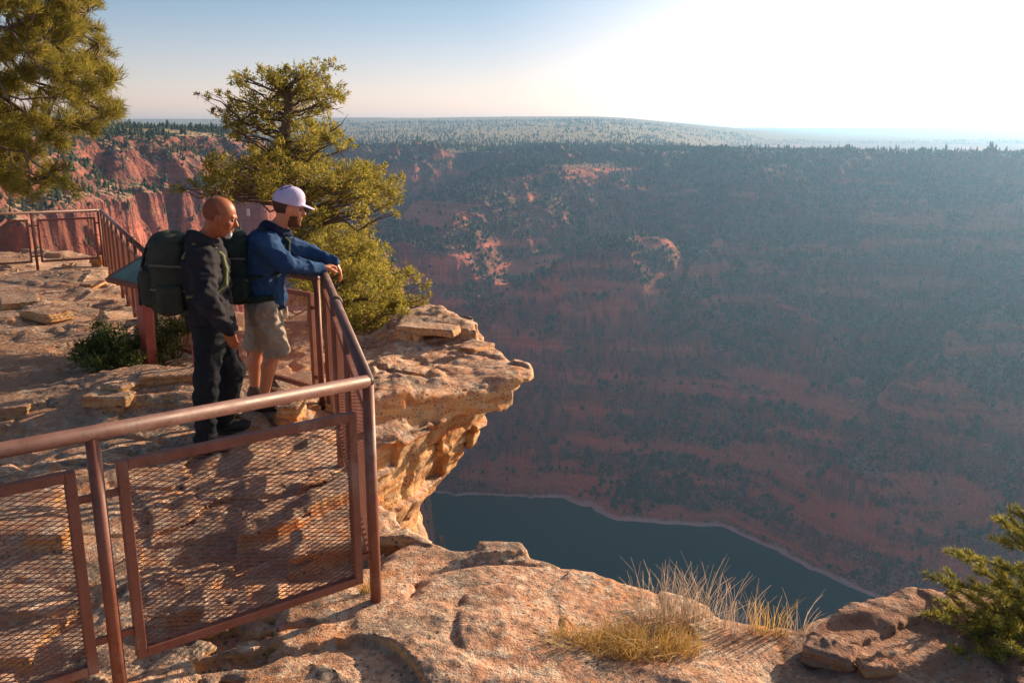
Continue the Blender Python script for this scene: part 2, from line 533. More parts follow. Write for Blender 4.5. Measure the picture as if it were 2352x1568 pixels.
isj = (TK >= 3) & (TK < 6); TH = np.where(isj, TH * .62, TH)
# how large each shows: height over distance, those hidden behind a rise left in the mass
big_ = TH / np.hypot(TX, TY)
order = np.argsort(-big_)


def vis(i):
    """is the top of tree i seen from the eye (march along the line)"""
    t = np.linspace(.05, .985, 70)
    x = TX[i] * t; y = TY[i] * t; z = (TZ[i] + TH[i] * .8) * t
    h, _, _ = terrain_h(x, y)
    return bool(np.all(h[y > 45] < z[y > 45]))


lone = []
for i in order:
    u = TX[i] / (TY[i] * CP - TZ[i] * SP)
    if abs(u) > .57: continue
    sl_ = -TZ[i] / TY[i]
    if sl_ > .5 or (TX[i] / TY[i] < -.1 and sl_ > .13): continue
    if TX[i] / TY[i] < -.18 and (i % 3): continue
    if vis(i): lone.append(int(i))
    if len(lone) >= 290: break
lone_set = np.zeros(len(TX), bool); lone_set[lone] = True
protome = []
for k, (v, f) in enumerate(PROTO):
    me = bpy.data.meshes.new('conifer'); me.from_pydata(v.tolist(), [], f.tolist()); me.materials.append(MAT_FAR); protome.append(me)
for i in lone:
    k = int(TK[i])
    o = bpy.data.objects.new('conifer' if not 3 <= k < 6 else 'juniper', protome[k])
    o.location = (TX[i], TY[i], TZ[i]); h = TH[i]
    o.scale = (h * TWD[i], h * TWD[i], h); o.rotation_euler = (0, 0, TR[i]); COL.objects.link(o)
    left = TX[i] / TY[i] < -.18
    if left:
        tag(o, 'small far conifer on the sunlit red slope at the left', 'tree', 'far conifers on the sunlit left slope')
    elif TZ[i] > -45:
        tag(o, 'small far conifer along the plateau rim across the canyon', 'tree', 'far conifers along the plateau rim')
    else:
        tag(o, 'small far conifer on the shaded hazy canyon wall', 'tree', 'far conifers on the shaded canyon wall')
Vs = []; Fs = []; off = 0
for k, (v, f) in enumerate(PROTO):
    ids = np.where((TK == k) & ~lone_set)[0]
    if not len(ids): continue
    cs, sn = np.cos(TR[ids]), np.sin(TR[ids]); h = TH[ids]
    h_z = h; h = h * TWD[ids]
    vx = (v[None, :, 0] * cs[:, None] - v[None, :, 1] * sn[:, None]) * h[:, None] + TX[ids][:, None]
    vy = (v[None, :, 0] * sn[:, None] + v[None, :, 1] * cs[:, None]) * h[:, None] + TY[ids][:, None]
    vz = v[None, :, 2] * h_z[:, None] + TZ[ids][:, None]
    Vs.append(np.stack([vx, vy, vz], -1).reshape(-1, 3))
    Fs.append((f[None] + (np.arange(len(ids)) * len(v))[:, None, None]).reshape(-1, 3) + off)
    off += len(ids) * len(v)
tag(mesh_np('forest', np.concatenate(Vs), np.concatenate(Fs), MAT_FAR, smooth=False),
    'scattered dark conifers and junipers covering the far canyon walls and plateau', None, None, 'stuff')
print('terrain', len(TX), 'trees', round(time.time() - T0, 1))
# ------------------------------------------------------------------ solids from distance fields (surface nets)
def sdf_mesh(fn, lo, hi, h, coarse=4, lip=1.6):
    """vertices and quads of fn(x,y,z)=0 (negative inside); only cells near the surface are evaluated finely"""
    lo = np.array(lo, float); hi = np.array(hi, float)
    n = np.maximum(((hi - lo) / h).astype(int) // coarse * coarse + coarse, coarse * 2)
    nc = n // coarse
    ax = [lo[i] + (np.arange(nc[i]) + .5) * coarse * h for i in range(3)]
    gx, gy, gz = np.meshgrid(*ax, indexing='ij')
    fc = fn(gx.ravel(), gy.ravel(), gz.ravel()).reshape(nc).astype(np.float32)
    thr = coarse * h * .87 * lip
    act = np.abs(fc) < thr
    F = np.repeat(np.repeat(np.repeat(fc, coarse, 0), coarse, 1), coarse, 2)
    m = np.repeat(np.repeat(np.repeat(act, coarse, 0), coarse, 1), coarse, 2)
    I = np.nonzero(m)
    px = lo[0] + (I[0] + .5) * h; py = lo[1] + (I[1] + .5) * h; pz = lo[2] + (I[2] + .5) * h
    out = np.empty(len(px), np.float32)
    for s in range(0, len(px), 2000000):
        e = s + 2000000
        out[s:e] = fn(px[s:e], py[s:e], pz[s:e])
    F[I] = out
    S = F < 0
    c = S[:-1, :-1, :-1].astype(np.int8)
    cnt = np.zeros(np.array(F.shape) - 1, np.int8)
    for dx in (0, 1):
        for dy in (0, 1):
            for dz in (0, 1):
                cnt += S[dx:dx + cnt.shape[0], dy:dy + cnt.shape[1], dz:dz + cnt.shape[2]]
    cell = (cnt > 0) & (cnt < 8)
    ci, cj, ck = np.nonzero(cell)
    vid = np.full(cnt.shape, -1, np.int32); vid[ci, cj, ck] = np.arange(len(ci))
    acc = np.zeros((len(ci), 3)); num = np.zeros(len(ci))
    corners = [(0, 0, 0), (1, 0, 0), (0, 1, 0), (1, 1, 0), (0, 0, 1), (1, 0, 1), (0, 1, 1), (1, 1, 1)]
    for a in range(8):
        for b in range(a + 1, 8):
            A_, B_ = corners[a], corners[b]
            if sum(abs(p - q) for p, q in zip(A_, B_)) != 1: continue
            fa = F[ci + A_[0], cj + A_[1], ck + A_[2]]; fb = F[ci + B_[0], cj + B_[1], ck + B_[2]]
            cr = (fa < 0) != (fb < 0)
            t = np.where(cr, fa / np.where(cr, fa - fb, 1), 0)
            for d in range(3):
                acc[:, d] += np.where(cr, A_[d] + t * (B_[d] - A_[d]), 0)
            num += cr
    V = acc / num[:, None] + np.stack([ci, cj, ck], -1)
    V = lo + (V + .5) * h
    Q = []
    for d in range(3):
        s0 = [slice(1, -1)] * 3
        u, v_ = (d + 1) % 3, (d + 2) % 3
        sl = [slice(1, s - 1) for s in F.shape]; sl[d] = slice(0, F.shape[d] - 1)
        sh = list(sl); sh[d] = slice(1, F.shape[d])
        a = S[tuple(sl)]; b = S[tuple(sh)]
        e = np.nonzero(a != b)
        base = [e[k] + (1 if k != d else 0) for k in range(3)]
        inv = a[e]
        def cid(du, dv):
            q = list(base); q[u] = q[u] - du; q[v_] = q[v_] - dv
            return vid[q[0], q[1], q[2]]
        q = np.stack([cid(0, 0), cid(1, 0), cid(1, 1), cid(0, 1)], -1)
        q[~inv] = q[~inv][:, ::-1]
        Q.append(q[(q >= 0).all(1)])
    return V, np.concatenate(Q)


def smin(a, b, k):
    h = np.clip(.5 + .5 * (b - a) / k, 0, 1)
    return b * (1 - h) + a * h - k * h * (1 - h)


def smax(a, b, k): return -smin(-a, -b, k)
# ------------------------------------------------------------------ the rock ledge in the foreground
EDGE = [(-16, 20.2), (-9.5, 19.4), (-7.6, 17.9), (-6.4, 15.5), (-4.6, 12.6), (-2.9, 11.5), (-1.5, 10.6), (-.85, 9.8), (-.25, 8.8), (.27, 7.85),
        (.14, 7.42), (-.12, 7.08), (-.40, 6.74), (-.66, 6.38), (-.90, 6.06), (-.99, 5.65), (-.94, 5.15), (-.68, 4.68), (-.36, 4.34), (.06, 4.30), (.34, 4.12),
        (.54, 4.02), (.80, 3.88), (.98, 3.76), (1.12, 3.70), (1.25, 3.66), (1.5, 3.76), (1.9, 3.94), (2.3, 3.92), (3.0, 3.98), (4.5, 4.1),
        (10, 4.4), (10, -5), (-16, -5)]


def relief(x, y):
    r = -2.17 + 0 * x
    r = r - .45 * sstep(8.5, 17.5, y)                                  # falls away to the back
    r = r + .13 * fbm(x / 1.7, y / 1.2, None, 3, 201) + .032 * fbm(x / .38, y / .30, None, 3, 207)
    path = np.exp(-(((x + 5.2) / 2.6) ** 2 + ((y - 7.2) / 3.2) ** 2))
    r = r * (1 - path * .6) + path * .6 * (-2.21)
    # stacked slabs left of the two men, slab ridge on the overhang
    r = r + .20 * np.exp(-(((x + 3.05) / .95) ** 2 + ((y - 7.35) / .62) ** 4))
    r = r + .10 * np.exp(-(((x + 2.2) / .7) ** 2 + ((y - 6.7) / .5) ** 2))
    r = r + .17 * np.exp(-(((x + .72) / .75) ** 2 + ((y - 9.35) / .65) ** 2)) + .05 * np.exp(-(((x + .1) / .5) ** 2 + ((y - 8.3) / .3) ** 2))
    by_ = (x - .35) * -.506 + (y - 7.6) * .862
    pr_ = sstep(-1.55, -1.12, x) * sstep(5.4, 5.9, y) * (1 - sstep(10.2, 11, y))
    r = r + pr_ * (.15 * sstep(-.04, .05, by_) - .10 * (1 - sstep(-.04, .05, by_)))
    # near apron: hump under the post, lower shelf towards the dip, high block on the right
    r = r - .06 * sstep(.2, 1.1, x) * (1 - sstep(1.2, 1.7, x)) + .03 * sstep(1.25, 2.3, x) * sstep(2.6, 4.0, y) - .05 * (1 - sstep(1.6, 2.9, y)) * sstep(.3, 1.5, x)
    r = r + .02 * np.exp(-(((x + .05) / .28) ** 2 + ((y - 4.2) / .22) ** 2)) + .06 * np.exp(-(((x + .55) / .5) ** 2 + ((y - 3.2) / .3) ** 2))
    # keep a level seat for railing and feet
    for cx, cy, rad, zz in ((-.635, 3.79, .28, -2.15), (-1.505, 3.12, .3, -2.15), (-2.24, 6.25, .42, -2.20), (-2.0, 6.80, .35, -2.11), (-1.49, 6.96, .3, -2.12)):
        wgt = np.exp(-(((x - cx) ** 2 + (y - cy) ** 2) / rad ** 2)) * .9
        r = r * (1 - wgt) + zz * wgt
    return r


def hard(z):
    """hardness of the beds, by height: hard beds stand out, soft ones are cut back"""
    a = vnoise(z / .17, z * 0 + 3.3, None, 301); b = vnoise(z / .062, z * 0 + 8.1, None, 302)
    return np.tanh(a * 2.6) * .65 + np.tanh(b * 2.2) * .42, np.tanh(vnoise(z / .36, z * 0 + 5.7, None, 303) * 3.0) * .95 + np.tanh(b * 2) * .12


def ground_sdf(x, y, z):
    R_ = relief(x, y)
    w1 = .06 * fbm(x / .9, y / .9, None, 2, 211)
    d2 = sdist(x + .10 * fbm(x / .45, y / .45, z / .6, 2, 214), y + .10 * fbm(x / .45, y / .45, z / .6, 2, 215), EDGE)
    dep = np.clip(-2.2 - z, 0, 3)
    prom = sstep(5.3, 6.2, y) * (1 - sstep(9.6, 11, y))
    rec = prom * (.58 + .42 * sstep(-1.05, -.5, x)) * np.interp(dep, [0, .10, .16, .32, .55, .80, 1.05, 1.3, 3], [0, .02, .24, .36, .50, .66, 1.05, 1.3, 1.9]) + (1 - prom) * (.12 * dep - .10 * sstep(0, .5, dep))
    zz = z + w1 + .02 * x
    Lh, Lb = hard(zz)
    Lh = Lh * (1 - prom) + prom * (.55 * Lb + .45 * Lh)
    amp_t = .062 + .05 * sstep(4.6, 6, y) * .75 * sstep(-.2, .5, fbm(x / 1.7, y / 1.7, None, 2, 219) + .35)
    amp_t = amp_t * (1 - .85 * np.exp(-(((x + 5.2) / 2.2) ** 2 + ((y - 7.4) / 2.2) ** 2)))
    top = z - R_ - amp_t * Lh
    # joints break the beds into blocks
    jn = vnoise(x / .8 + 3 + .3 * vnoise(y / .5, z / .3, None, 225), y / .55, z / 1.4, 221)
    groove = .036 * np.exp(-(jn / .035) ** 2) + .018 * np.exp(-(vnoise(x / .45, y / .6, z / .6, 223) / .05) ** 2)
    side = d2 + rec - .10 * (Lh * (1 - prom) + Lb * prom * 1.1) - .10 * fbm(x / .5, y / .5, z / (.22 + .18 * prom), 3, 231)
    # joints part the beds into blocks that weather back by different amounts
    bl = np.floor(zz / .23 + .3).astype(np.int64); bxx = np.floor((x * .8 + y * .6 + .12 * w1) / .46 + .37 * bl).astype(np.int64)
    side = side + prom * (_h(bxx, bl, bl * 0, 411) - .5) * .20
    u1 = (x + .35 * y + .5 * vnoise(x / .9, y / .9, None, 415)) / .62; u2 = (y - .3 * x + .5 * vnoise(x / .8, y / .8, None, 416)) / .44
    i1 = np.floor(u1).astype(np.int64); i2 = np.floor(u2 + .5 * (i1 & 1)).astype(np.int64)
    top = top + (_h(i1, i2, i1 * 0, 421) - .5) * .09 * (1 - .8 * np.exp(-(((x + 5.2) / 2.2) ** 2 + ((y - 7.4) / 2.2) ** 2)))
    f = smax(top, side, .03)
    return f * .8 + groove + .021 * fbm(x / .13, y / .13, z / .07, 4, 241, .6) + .012 * np.abs(vnoise(x / .09, y / .09, z / .05, 246))


GV = []; GF = []; goff = 0
for lo_, hi_, h_ in (((-2.62, 1.9, -3.5), (3.5, 5.34, -1.72), .0165),
                     ((-4.5, 5.30, -4.0), (.75, 10.6, -1.66), .024),
                     ((-14.5, .5, -3.6), (-2.58, 5.36, -1.6), .06),
                     ((-14.5, 5.28, -4.2), (-4.45, 10.7, -1.6), .05),
                     ((-15.5, 10.5, -5.4), (.6, 20.6, -1.5), .06),
                     ((3.4, -2.0, -4.6), (9.9, 5.6, -1.4), .07)):
    v_, q_ = sdf_mesh(ground_sdf, lo_, hi_, h_)
    GV.append(v_); GF.append(q_ + goff); goff += len(v_)
    print('ground block', len(v_), round(time.time() - T0, 1))
GVA = np.concatenate(GV); GFA = np.concatenate(GF)

M = NT('weathered_sandstone')
P = M.pos()
geo = M.n.new('ShaderNodeNewGeometry')
sn_ = M.n.new('ShaderNodeSeparateXYZ'); M.link(geo.outputs['Normal'], sn_.inputs[0])
sp_ = M.n.new('ShaderNodeSeparateXYZ'); M.link(P, sp_.inputs[0])
up = M.ramp(sn_.outputs['Z'], [(.35, 0), (.8, 1)])
a1 = M.noise(P, 1.3, 6, .62); a2 = M.noise(P, 6.0, 6, .65); a3 = M.noise(P, 28, 5, .65); a4 = M.noise(P, 110, 3, .6)
bed = M.noise(M.mapping(P, (.6, .6, 9.0)), 1.0, 5, .6, .4)
face = M.ramp(bed, [(.28, (.52, .15, .04)), (.42, (.68, .31, .10)), (.52, (.70, .46, .22)), (.62, (.60, .24, .075)), (.75, (.72, .50, .27))])
topc = M.ramp(a2, [(.30, (.33, .16, .095)), (.48, (.56, .305, .19)), (.62, (.66, .40, .26)), (.8, (.55, .23, .105))])
c = M.mix(up, face, topc)
c = M.mix(M.math('MULTIPLY', up, M.ramp(a1, [(.45, 0), (.62, .6)])), c, (.55, .36, .25))
orange = M.ramp(M.noise(P, 3.1, 4, .7), [(.55, 0), (.66, .75)])
c = M.mix(orange, c, (.58, .24, .09))
pale = M.ramp(M.noise(P, 9.0, 5, .75), [(.50, 0), (.60, .8)])
c = M.mix(M.math('MULTIPLY', pale, M.math('ADD', .35, M.math('MULTIPLY', up, .65))), c, (.70, .56, .42))
lich = M.ramp(M.math('ADD', M.math('MULTIPLY', a3, .5), M.math('MULTIPLY', M.noise(P, 2.2, 4, .6), .55)), [(.53, 0), (.585, .75)])
c = M.mix(M.math('MULTIPLY', lich, M.math('ADD', .45, M.math('MULTIPLY', up, .55))), c, (.20, .17, .14))
spot = M.ramp(M.voro(P, 30), [(.18, 1), (.30, 0)])
c = M.mix(M.math('MULTIPLY', spot, M.ramp(a2, [(.42, 0), (.52, .9)])), c, (.13, .10, .08))
spot2 = M.ramp(M.voro(M.mapping(P, (1, 1, 1.7)), 21), [(.12, 1), (.2, 0)])
c = M.mix(M.math('MULTIPLY', spot2, M.ramp(a1, [(.40, .8), (.5, 0)])), c, (.62, .27, .08))
# trodden sandy path on the left
pd = M.node('ShaderNodeVectorMath', operation='DISTANCE'); M.link(M.mapping(P, (.42, .38, 0.0)), pd.inputs[0]); pd.inputs[1].default_value = (-2.25, 2.8, 0)
sand = M.math('MULTIPLY', M.ramp(pd.outputs['Value'], [(.55, 1), (1.0, 0)]), M.ramp(a1, [(.38, 0), (.50, 1)]))
c = M.mix(sand, c, M.mix(a3, (.40, .22, .14), (.50, .30, .20)))
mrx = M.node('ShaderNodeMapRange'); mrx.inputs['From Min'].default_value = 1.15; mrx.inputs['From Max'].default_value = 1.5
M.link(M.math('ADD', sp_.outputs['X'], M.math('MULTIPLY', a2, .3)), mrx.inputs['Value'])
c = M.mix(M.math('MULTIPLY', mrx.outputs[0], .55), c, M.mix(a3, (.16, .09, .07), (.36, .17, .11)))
h1 = M.math('ADD', M.math('MULTIPLY', a3, .7), M.math('MULTIPLY', a4, .35))
h1 = M.math('ADD', h1, M.math('MULTIPLY', M.voro(P, 17), .35))
nb = M.bump(h1, 1.0, .035)
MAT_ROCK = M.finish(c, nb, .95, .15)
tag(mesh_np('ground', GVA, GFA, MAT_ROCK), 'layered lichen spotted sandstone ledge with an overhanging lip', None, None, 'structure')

from mathutils.bvhtree import BVHTree


def gz(x, y):
    """height of the rock surface at x, y"""
    zs = np.linspace(-1.5, -3.6, 420)
    f = ground_sdf(np.full(420, float(x)), np.full(420, float(y)), zs)
    i = int(np.argmax(f < 0))
    if i == 0: return -2.3
    t = f[i - 1] / (f[i - 1] - f[i])
    return float(zs[i - 1] + (zs[i] - zs[i - 1]) * t)
# ------------------------------------------------------------------ railings and information signs
def mat_paint(name, col, rough=.45):
    M = NT(name); P = M.pos()
    n = M.noise(P, 9, 5, .65); n2 = M.noise(P, 60, 4, .6)
    c = M.mix(M.ramp(n, [(.35, 0), (.7, 1)]), col, tuple(min(1, q * 1.35 + .012) for q in col))
    c = M.mix(M.ramp(n2, [(.58, 0), (.66, .6)]), c, tuple(q * .45 + .01 for q in col))
    c = M.mix(M.ramp(M.noise(P, 3.3, 6, .7), [(.56, 0), (.66, .5)]), c, (.30, .20, .15))
    return M.finish(c, M.bump(n2, .15, .003), M.ramp(n, [(.3, rough), (.7, rough + .2)]), .5)


MAT_STEEL = mat_paint('brown_painted_steel', (.175, .056, .032))
MAT_RED = mat_paint('red_painted_steel', (.34, .075, .050), .4)
MAT_RAIL = mat_paint('weathered_rail_steel', (.115, .050, .037), .42)


def tube_mesh(pts, r, n=14, caps=True):
    pts = [Vector(p) for p in pts]; V = []; F = []
    up = Vector((0, 0, 1))
    for i, p in enumerate(pts):
        d = (pts[min(i + 1, len(pts) - 1)] - pts[max(i - 1, 0)]).normalized()
        a = d.cross(up if abs(d.z) < .9 else Vector((1, 0, 0))).normalized(); b = d.cross(a)
        rr_ = r[i] if isinstance(r, (list, tuple)) else r
        for k in range(n):
            t = 2 * math.pi * k / n
            V.append(p + a * math.cos(t) * rr_ + b * math.sin(t) * rr_)
    for i in range(len(pts) - 1):
        for k in range(n):
            k2 = (k + 1) % n
            F.append((i * n + k, i * n + k2, (i + 1) * n + k2, (i + 1) * n + k))
    if caps:
        for e, s in ((0, 1), (len(pts) - 1, -1)):
            V.append(pts[e]); c = len(V) - 1
            for k in range(n):
                k2 = (k + 1) % n
                F.append((c, e * n + k2, e * n + k) if s == 1 else (c, e * n + k, e * n + k2))
    return V, F


def add(name, V, F, mat, parent, smooth=False, bevel=0):
    me = bpy.data.meshes.new(name); me.from_pydata([tuple(v) for v in V], [], F); me.materials.append(mat)
    bm = bmesh.new(); bm.from_mesh(me)
    bmesh.ops.recalc_face_normals(bm, faces=bm.faces)
    if bevel: bmesh.ops.bevel(bm, geom=bm.edges[:], offset=bevel, segments=2, affect='EDGES', profile=.6)
    for f in bm.faces: f.smooth = smooth
    bm.to_mesh(me); bm.free()
    o = bpy.data.objects.new(name, me); COL.objects.link(o)
    if parent: o.parent = parent
    return o


def box_between(a, b, wv, hv):
    """box along a-b with half vectors wv, hv"""
    V = []
    for p in (a, b):
        for s, t in ((-1, -1), (1, -1), (1, 1), (-1, 1)):
            V.append(p + wv * s + hv * t)
    F = [(0, 1, 2, 3), (7, 6, 5, 4)] + [(i, i + 4, (i + 1) % 4 + 4, (i + 1) % 4) for i in range(4)]
    return V, F


def railing(A, B, zA, zB, posts, label, mesh_rows=84, posts_first=True, base=None, ph=.82, gap=.09, joint=None, ends=(0, 0)):
    """A->B in plan, posts = distances along the run"""
    A = Vector((A[0], A[1], 0)); B = Vector((B[0], B[1], 0)); L = (B - A).length; d = (B - A) / L
    nrm = Vector((-d.y, d.x, 0))
    root = empty('railing', (A.x, A.y, (base if base is not None else zA - 1.07)), label, 'railing', 'steel railings along the overlook')
    off = -Vector(root.location)
    zr = lambda s: zA + (zB - zA) * s / L
    pt = lambda s, z: A + d * s + Vector((0, 0, z)) + off
    V, F = tube_mesh([pt(-ends[0], zr(0)), pt(0, zr(0)), pt(L, zr(L)), pt(L + ends[1], zr(L))] if ends[0] else [pt(0, zr(0)), pt(L, zr(L))], .029, 18)
    rail = add('top_rail', V, F, MAT_RAIL, root, True)
    bms = bmesh.new(); bmesh.ops.create_uvsphere(bms, u_segments=16, v_segments=10, radius=.0292)
    for e_ in bms.verts: e_.co += pt(0, zr(0))
    mq = bpy.data.meshes.new('elbow'); bms.to_mesh(mq); bms.free(); mq.materials.append(MAT_RAIL)
    for f_ in mq.polygons: f_.use_smooth = True
    oq = bpy.data.objects.new('elbow', mq); COL.objects.link(oq); oq.parent = root
    if joint:
        V, F = tube_mesh([pt(joint - .035, zr(joint)), pt(joint + .035, zr(joint))], .042, 18)
        add('sleeve', V, F, MAT_RAIL, rail, True)
    for i, s in enumerate(posts):
        if i == 0 and not posts_first: continue
        q = A + d * s
        zb = gz(q.x, q.y) - .06
        V, F = tube_mesh([pt(s, zb), pt(s, zr(s) - .012)], .026, 16)
        po = add('post', V, F, MAT_STEEL, root, True)
    for s0, s1 in zip(posts[:-1], posts[1:]):
        a, b = s0 + gap, s1 - gap
        z1 = lambda s: zr(s) - .125
        z0 = lambda s: zr(s) - .125 - ph
        w = .019; V = []; F = []
        def bx(p, q, hv):
            v, f = box_between(p, q, nrm * w, hv); n = len(V)
            V.extend(v); F.extend([tuple(k + n for k in g_) for g_ in f])
        Z = Vector((0, 0, 1))
        bx(pt(a, z0(a) + .001), pt(a, z1(a) - .001), d * w)
        bx(pt(b, z0(b) + .001), pt(b, z1(b) - .001), d * w)
        bx(pt(a + w, z1(a) - w), pt(b - w, z1(b) - w), Z * w)
        bx(pt(a + w, z0(a) + w), pt(b - w, z0(b) + w), Z * w)
        fr = add('panel_frame', V, F, MAT_STEEL, root, False, .004)
        # expanded metal: slanting strands that meet in diamonds
        Wp = b - a - 2 * w; Hp = ph - 2 * w
        rows = mesh_rows; cols = max(6, int(round(Wp / .062)))
        V = []; F = []
        rh = Hp / rows; cw = Wp / cols
        th = .0008 if mesh_rows > 50 else .003
        for r_ in range(rows + 1):
            zc = r_ * rh
            prev = None
            for c_ in range(cols * 2 + 1):
                s = c_ * cw / 2
                up_ = 1 if (c_ + r_) % 2 else -1
                zq = min(max(zc + up_ * rh * .42, 0), Hp)
                ss = a + w + s
                base_ = pt(ss, z0(ss) + w + zq)
                n = len(V)
                o_ = nrm * .003
                V.extend([base_ + o_ + Z * th, base_ + o_ - Z * th, base_ - o_ - Z * th * 1.6, base_ - o_ + Z * th * .4])
                if prev is not None:
                    for k in range(4):
                        F.append((prev + k, prev + (k + 1) % 4, n + (k + 1) % 4, n + k))
                prev = n
        add('mesh_infill', V, F, MAT_STEEL, fr)
        for s in (a, b):                      # tabs that hold the panel to its posts
            e = s0 if s == a else s1
            for zq in (z1(s) - .12, z0(s) + .12):
                v, f = box_between(pt(e, zq), pt(s, zq), nrm * .006, Z * .014)
                add('bracket', v, f, MAT_STEEL, fr)
    return root


CX, CY = -.635, 3.79
dn = Vector((-1.133, -.874)).normalized()
railing((CX, CY), (CX + dn.x * 3.45, CY + dn.y * 3.45), -1.076, -1.076, [0, 1.136, 2.272, 3.41], 'nearest brown steel railing with mesh panels, lower left, ending at the corner post')
railing((CX, CY), (-1.485, 6.98), -1.076, -1.085, [0, 1.10, 2.19, 3.29], 'brown steel railing running from the corner post to the hands of the man in blue', joint=1.95, posts_first=False)
railing((-1.56, 7.04), (-3.75, 9.1), -1.146, -1.22, [0, 1.0, 2.0, 3.0], 'brown railing section behind the two men, beside the big juniper')
railing((-3.80, 9.2), (-8.0, 17.5), -1.22, -1.52, [0, 1.16, 2.32, 3.48, 4.64, 5.80, 6.96, 8.12, 9.28], 'long railing seen end on, receding on the left beyond the green backpack', 40, joint=1.6)
railing((-8.03, 17.55), (-13.4, 14.4), -1.52, -1.50, [0.04, 1.2, 2.36, 3.52, 4.68, 5.84], 'farthest railing at the left edge, standing dark against the red cliffs', 40)


# ---- information signs
def sign(name, A, D, depth, tilt, legs, matp, label, matl):
    A = Vector(A); D = Vector(D); e = (D - A).normalized(); Lw = (D - A).length
    back = Vector((-e.y, e.x, 0))
    upv = (back * math.cos(tilt) + Vector((0, 0, 1)) * math.sin(tilt)).normalized()
    nn = e.cross(upv).normalized()
    if nn.z < 0: nn = -nn
    c = A + e * Lw / 2 + upv * depth / 2
    root = empty(name, (c.x, c.y, gz(c.x, c.y)), label, 'sign', 'information signs at the overlook')
    off = -Vector(root.location)
    V, F = box_between(A + upv * depth / 2 + off, D + upv * depth / 2 + off, upv * depth / 2, nn * .012)
    add('panel', V, F, matp, root, False, .003)
    V = []; F = []
    for p, q, h in ((A, D, upv * .02), (A + upv * depth, D + upv * depth, upv * .02)):
        v, f = box_between(p + off - nn * .006, q + off - nn * .006, h, nn * .021); n = len(V); V += v; F += [tuple(k + n for k in g_) for g_ in f]
    for p in (A, D):
        v, f = box_between(p + upv * .021 + off - nn * .006, p + upv * (depth - .021) + off - nn * .006, e * .02, nn * .021); n = len(V); V += v; F += [tuple(k + n for k in g_) for g_ in f]
    add('frame', V, F, matl, root, False, .003)
    for t in legs:
        p = A + e * Lw * t + upv * depth * .5
        zb = gz(p.x, p.y) - .08
        V, F = box_between(Vector((p.x, p.y, zb)) + off, Vector((p.x, p.y, p.z - .03)) + off, e * .062, back * .05)
        add('leg', V, F, MAT_RED, root, False, .006)
    return root


M = NT('sign_print_teal'); P = M.pos()
cc = M.mix(M.ramp(M.noise(P, 3.5, 4, .6), [(.44, 0), (.52, 1)]), (.045, .13, .14), (.085, .19, .18))
MAT_TEAL = M.finish(cc, None, .3, .5)
M = NT('sign_print_dark'); MAT_DARKP = M.finish(M.mix(M.noise(M.pos(), 5, 3), (.035, .04, .045), (.07, .07, .065)), None, .4, .4)
sign('information_sign', (-3.72, 8.12, -1.33), (-2.92, 7.45, -1.33), .62, RAD(24), (.09, .97), MAT_TEAL,
     'teal topped information sign on a red post, mostly hidden by the green backpack', MAT_STEEL)
sign('information_sign', (-8.85, 13.6, -1.62), (-7.9, 13.1, -1.62), .6, RAD(30), (.25, .92), MAT_DARKP,
     'dark information sign at the left edge in front of the farthest railing', MAT_STEEL)
print('fence', round(time.time() - T0, 1))
# ------------------------------------------------------------------ people and their packs
def v3(p): return np.array([p[0], p[1], p[2]], float)


def cone_d(X, a, b, r1, r2):
    """round cone distance"""
    a = v3(a); b = v3(b); ba = b - a; L2 = ba @ ba
    px, py, pz = X[0] - a[0], X[1] - a[1], X[2] - a[2]
    t = np.clip((px * ba[0] + py * ba[1] + pz * ba[2]) / L2, 0, 1)
    return np.sqrt((px - t * ba[0]) ** 2 + (py - t * ba[1]) ** 2 + (pz - t * ba[2]) ** 2) - (r1 + (r2 - r1) * t)


def ell_d(X, c, r, R=None):
    """ellipsoid; R = 3x3 rows of local axes"""
    p = [X[0] - c[0], X[1] - c[1], X[2] - c[2]]
    if R is not None:
        p = [p[0] * R[i][0] + p[1] * R[i][1] + p[2] * R[i][2] for i in range(3)]
    k0 = np.sqrt((p[0] / r[0]) ** 2 + (p[1] / r[1]) ** 2 + (p[2] / r[2]) ** 2)
    k1 = np.sqrt((p[0] / r[0] ** 2) ** 2 + (p[1] / r[1] ** 2) ** 2 + (p[2] / r[2] ** 2) ** 2)
    return k0 * (k0 - 1) / np.maximum(k1, 1e-6)


def rbox_d(X, c, h, rad, R):
    p = [X[0] - c[0], X[1] - c[1], X[2] - c[2]]
    p = [np.abs(p[0] * R[i][0] + p[1] * R[i][1] + p[2] * R[i][2]) - (h[i] - rad) for i in range(3)]
    o = np.sqrt(np.maximum(p[0], 0) ** 2 + np.maximum(p[1], 0) ** 2 + np.maximum(p[2], 0) ** 2)
    return o + np.minimum(np.maximum(p[0], np.maximum(p[1], p[2])), 0) - rad


def prim_d(X, q):
    if q[0] == 'c': return cone_d(X, *q[1:])
    if q[0] == 'e': return ell_d(X, *q[1:])
    return rbox_d(X, *q[1:])


def union(prims, k, extra=None):
    def fn(x, y, z):
        X = (x, y, z); f = None
        for q in prims:
            kk = k
            if q[0] == 'k': kk = q[1]; q = q[2]
            d = prim_d(X, q)
            f = d if f is None else smin(f, d, kk)
        if extra: f = extra(X, f)
        return f
    return fn


def bounds(prims, pad):
    lo = np.full(3, 1e9); hi = np.full(3, -1e9)
    for q in prims:
        if q[0] == 'k': q = q[2]
        if q[0] == 'c':
            for p, r in ((q[1], q[3]), (q[2], q[4])):
                lo = np.minimum(lo, v3(p) - r); hi = np.maximum(hi, v3(p) + r)
        else:
            r = max(q[2]) * (1 if q[0] == 'e' else 1.75)
            lo = np.minimum(lo, v3(q[1]) - r); hi = np.maximum(hi, v3(q[1]) + r)
    return lo - pad, hi + pad


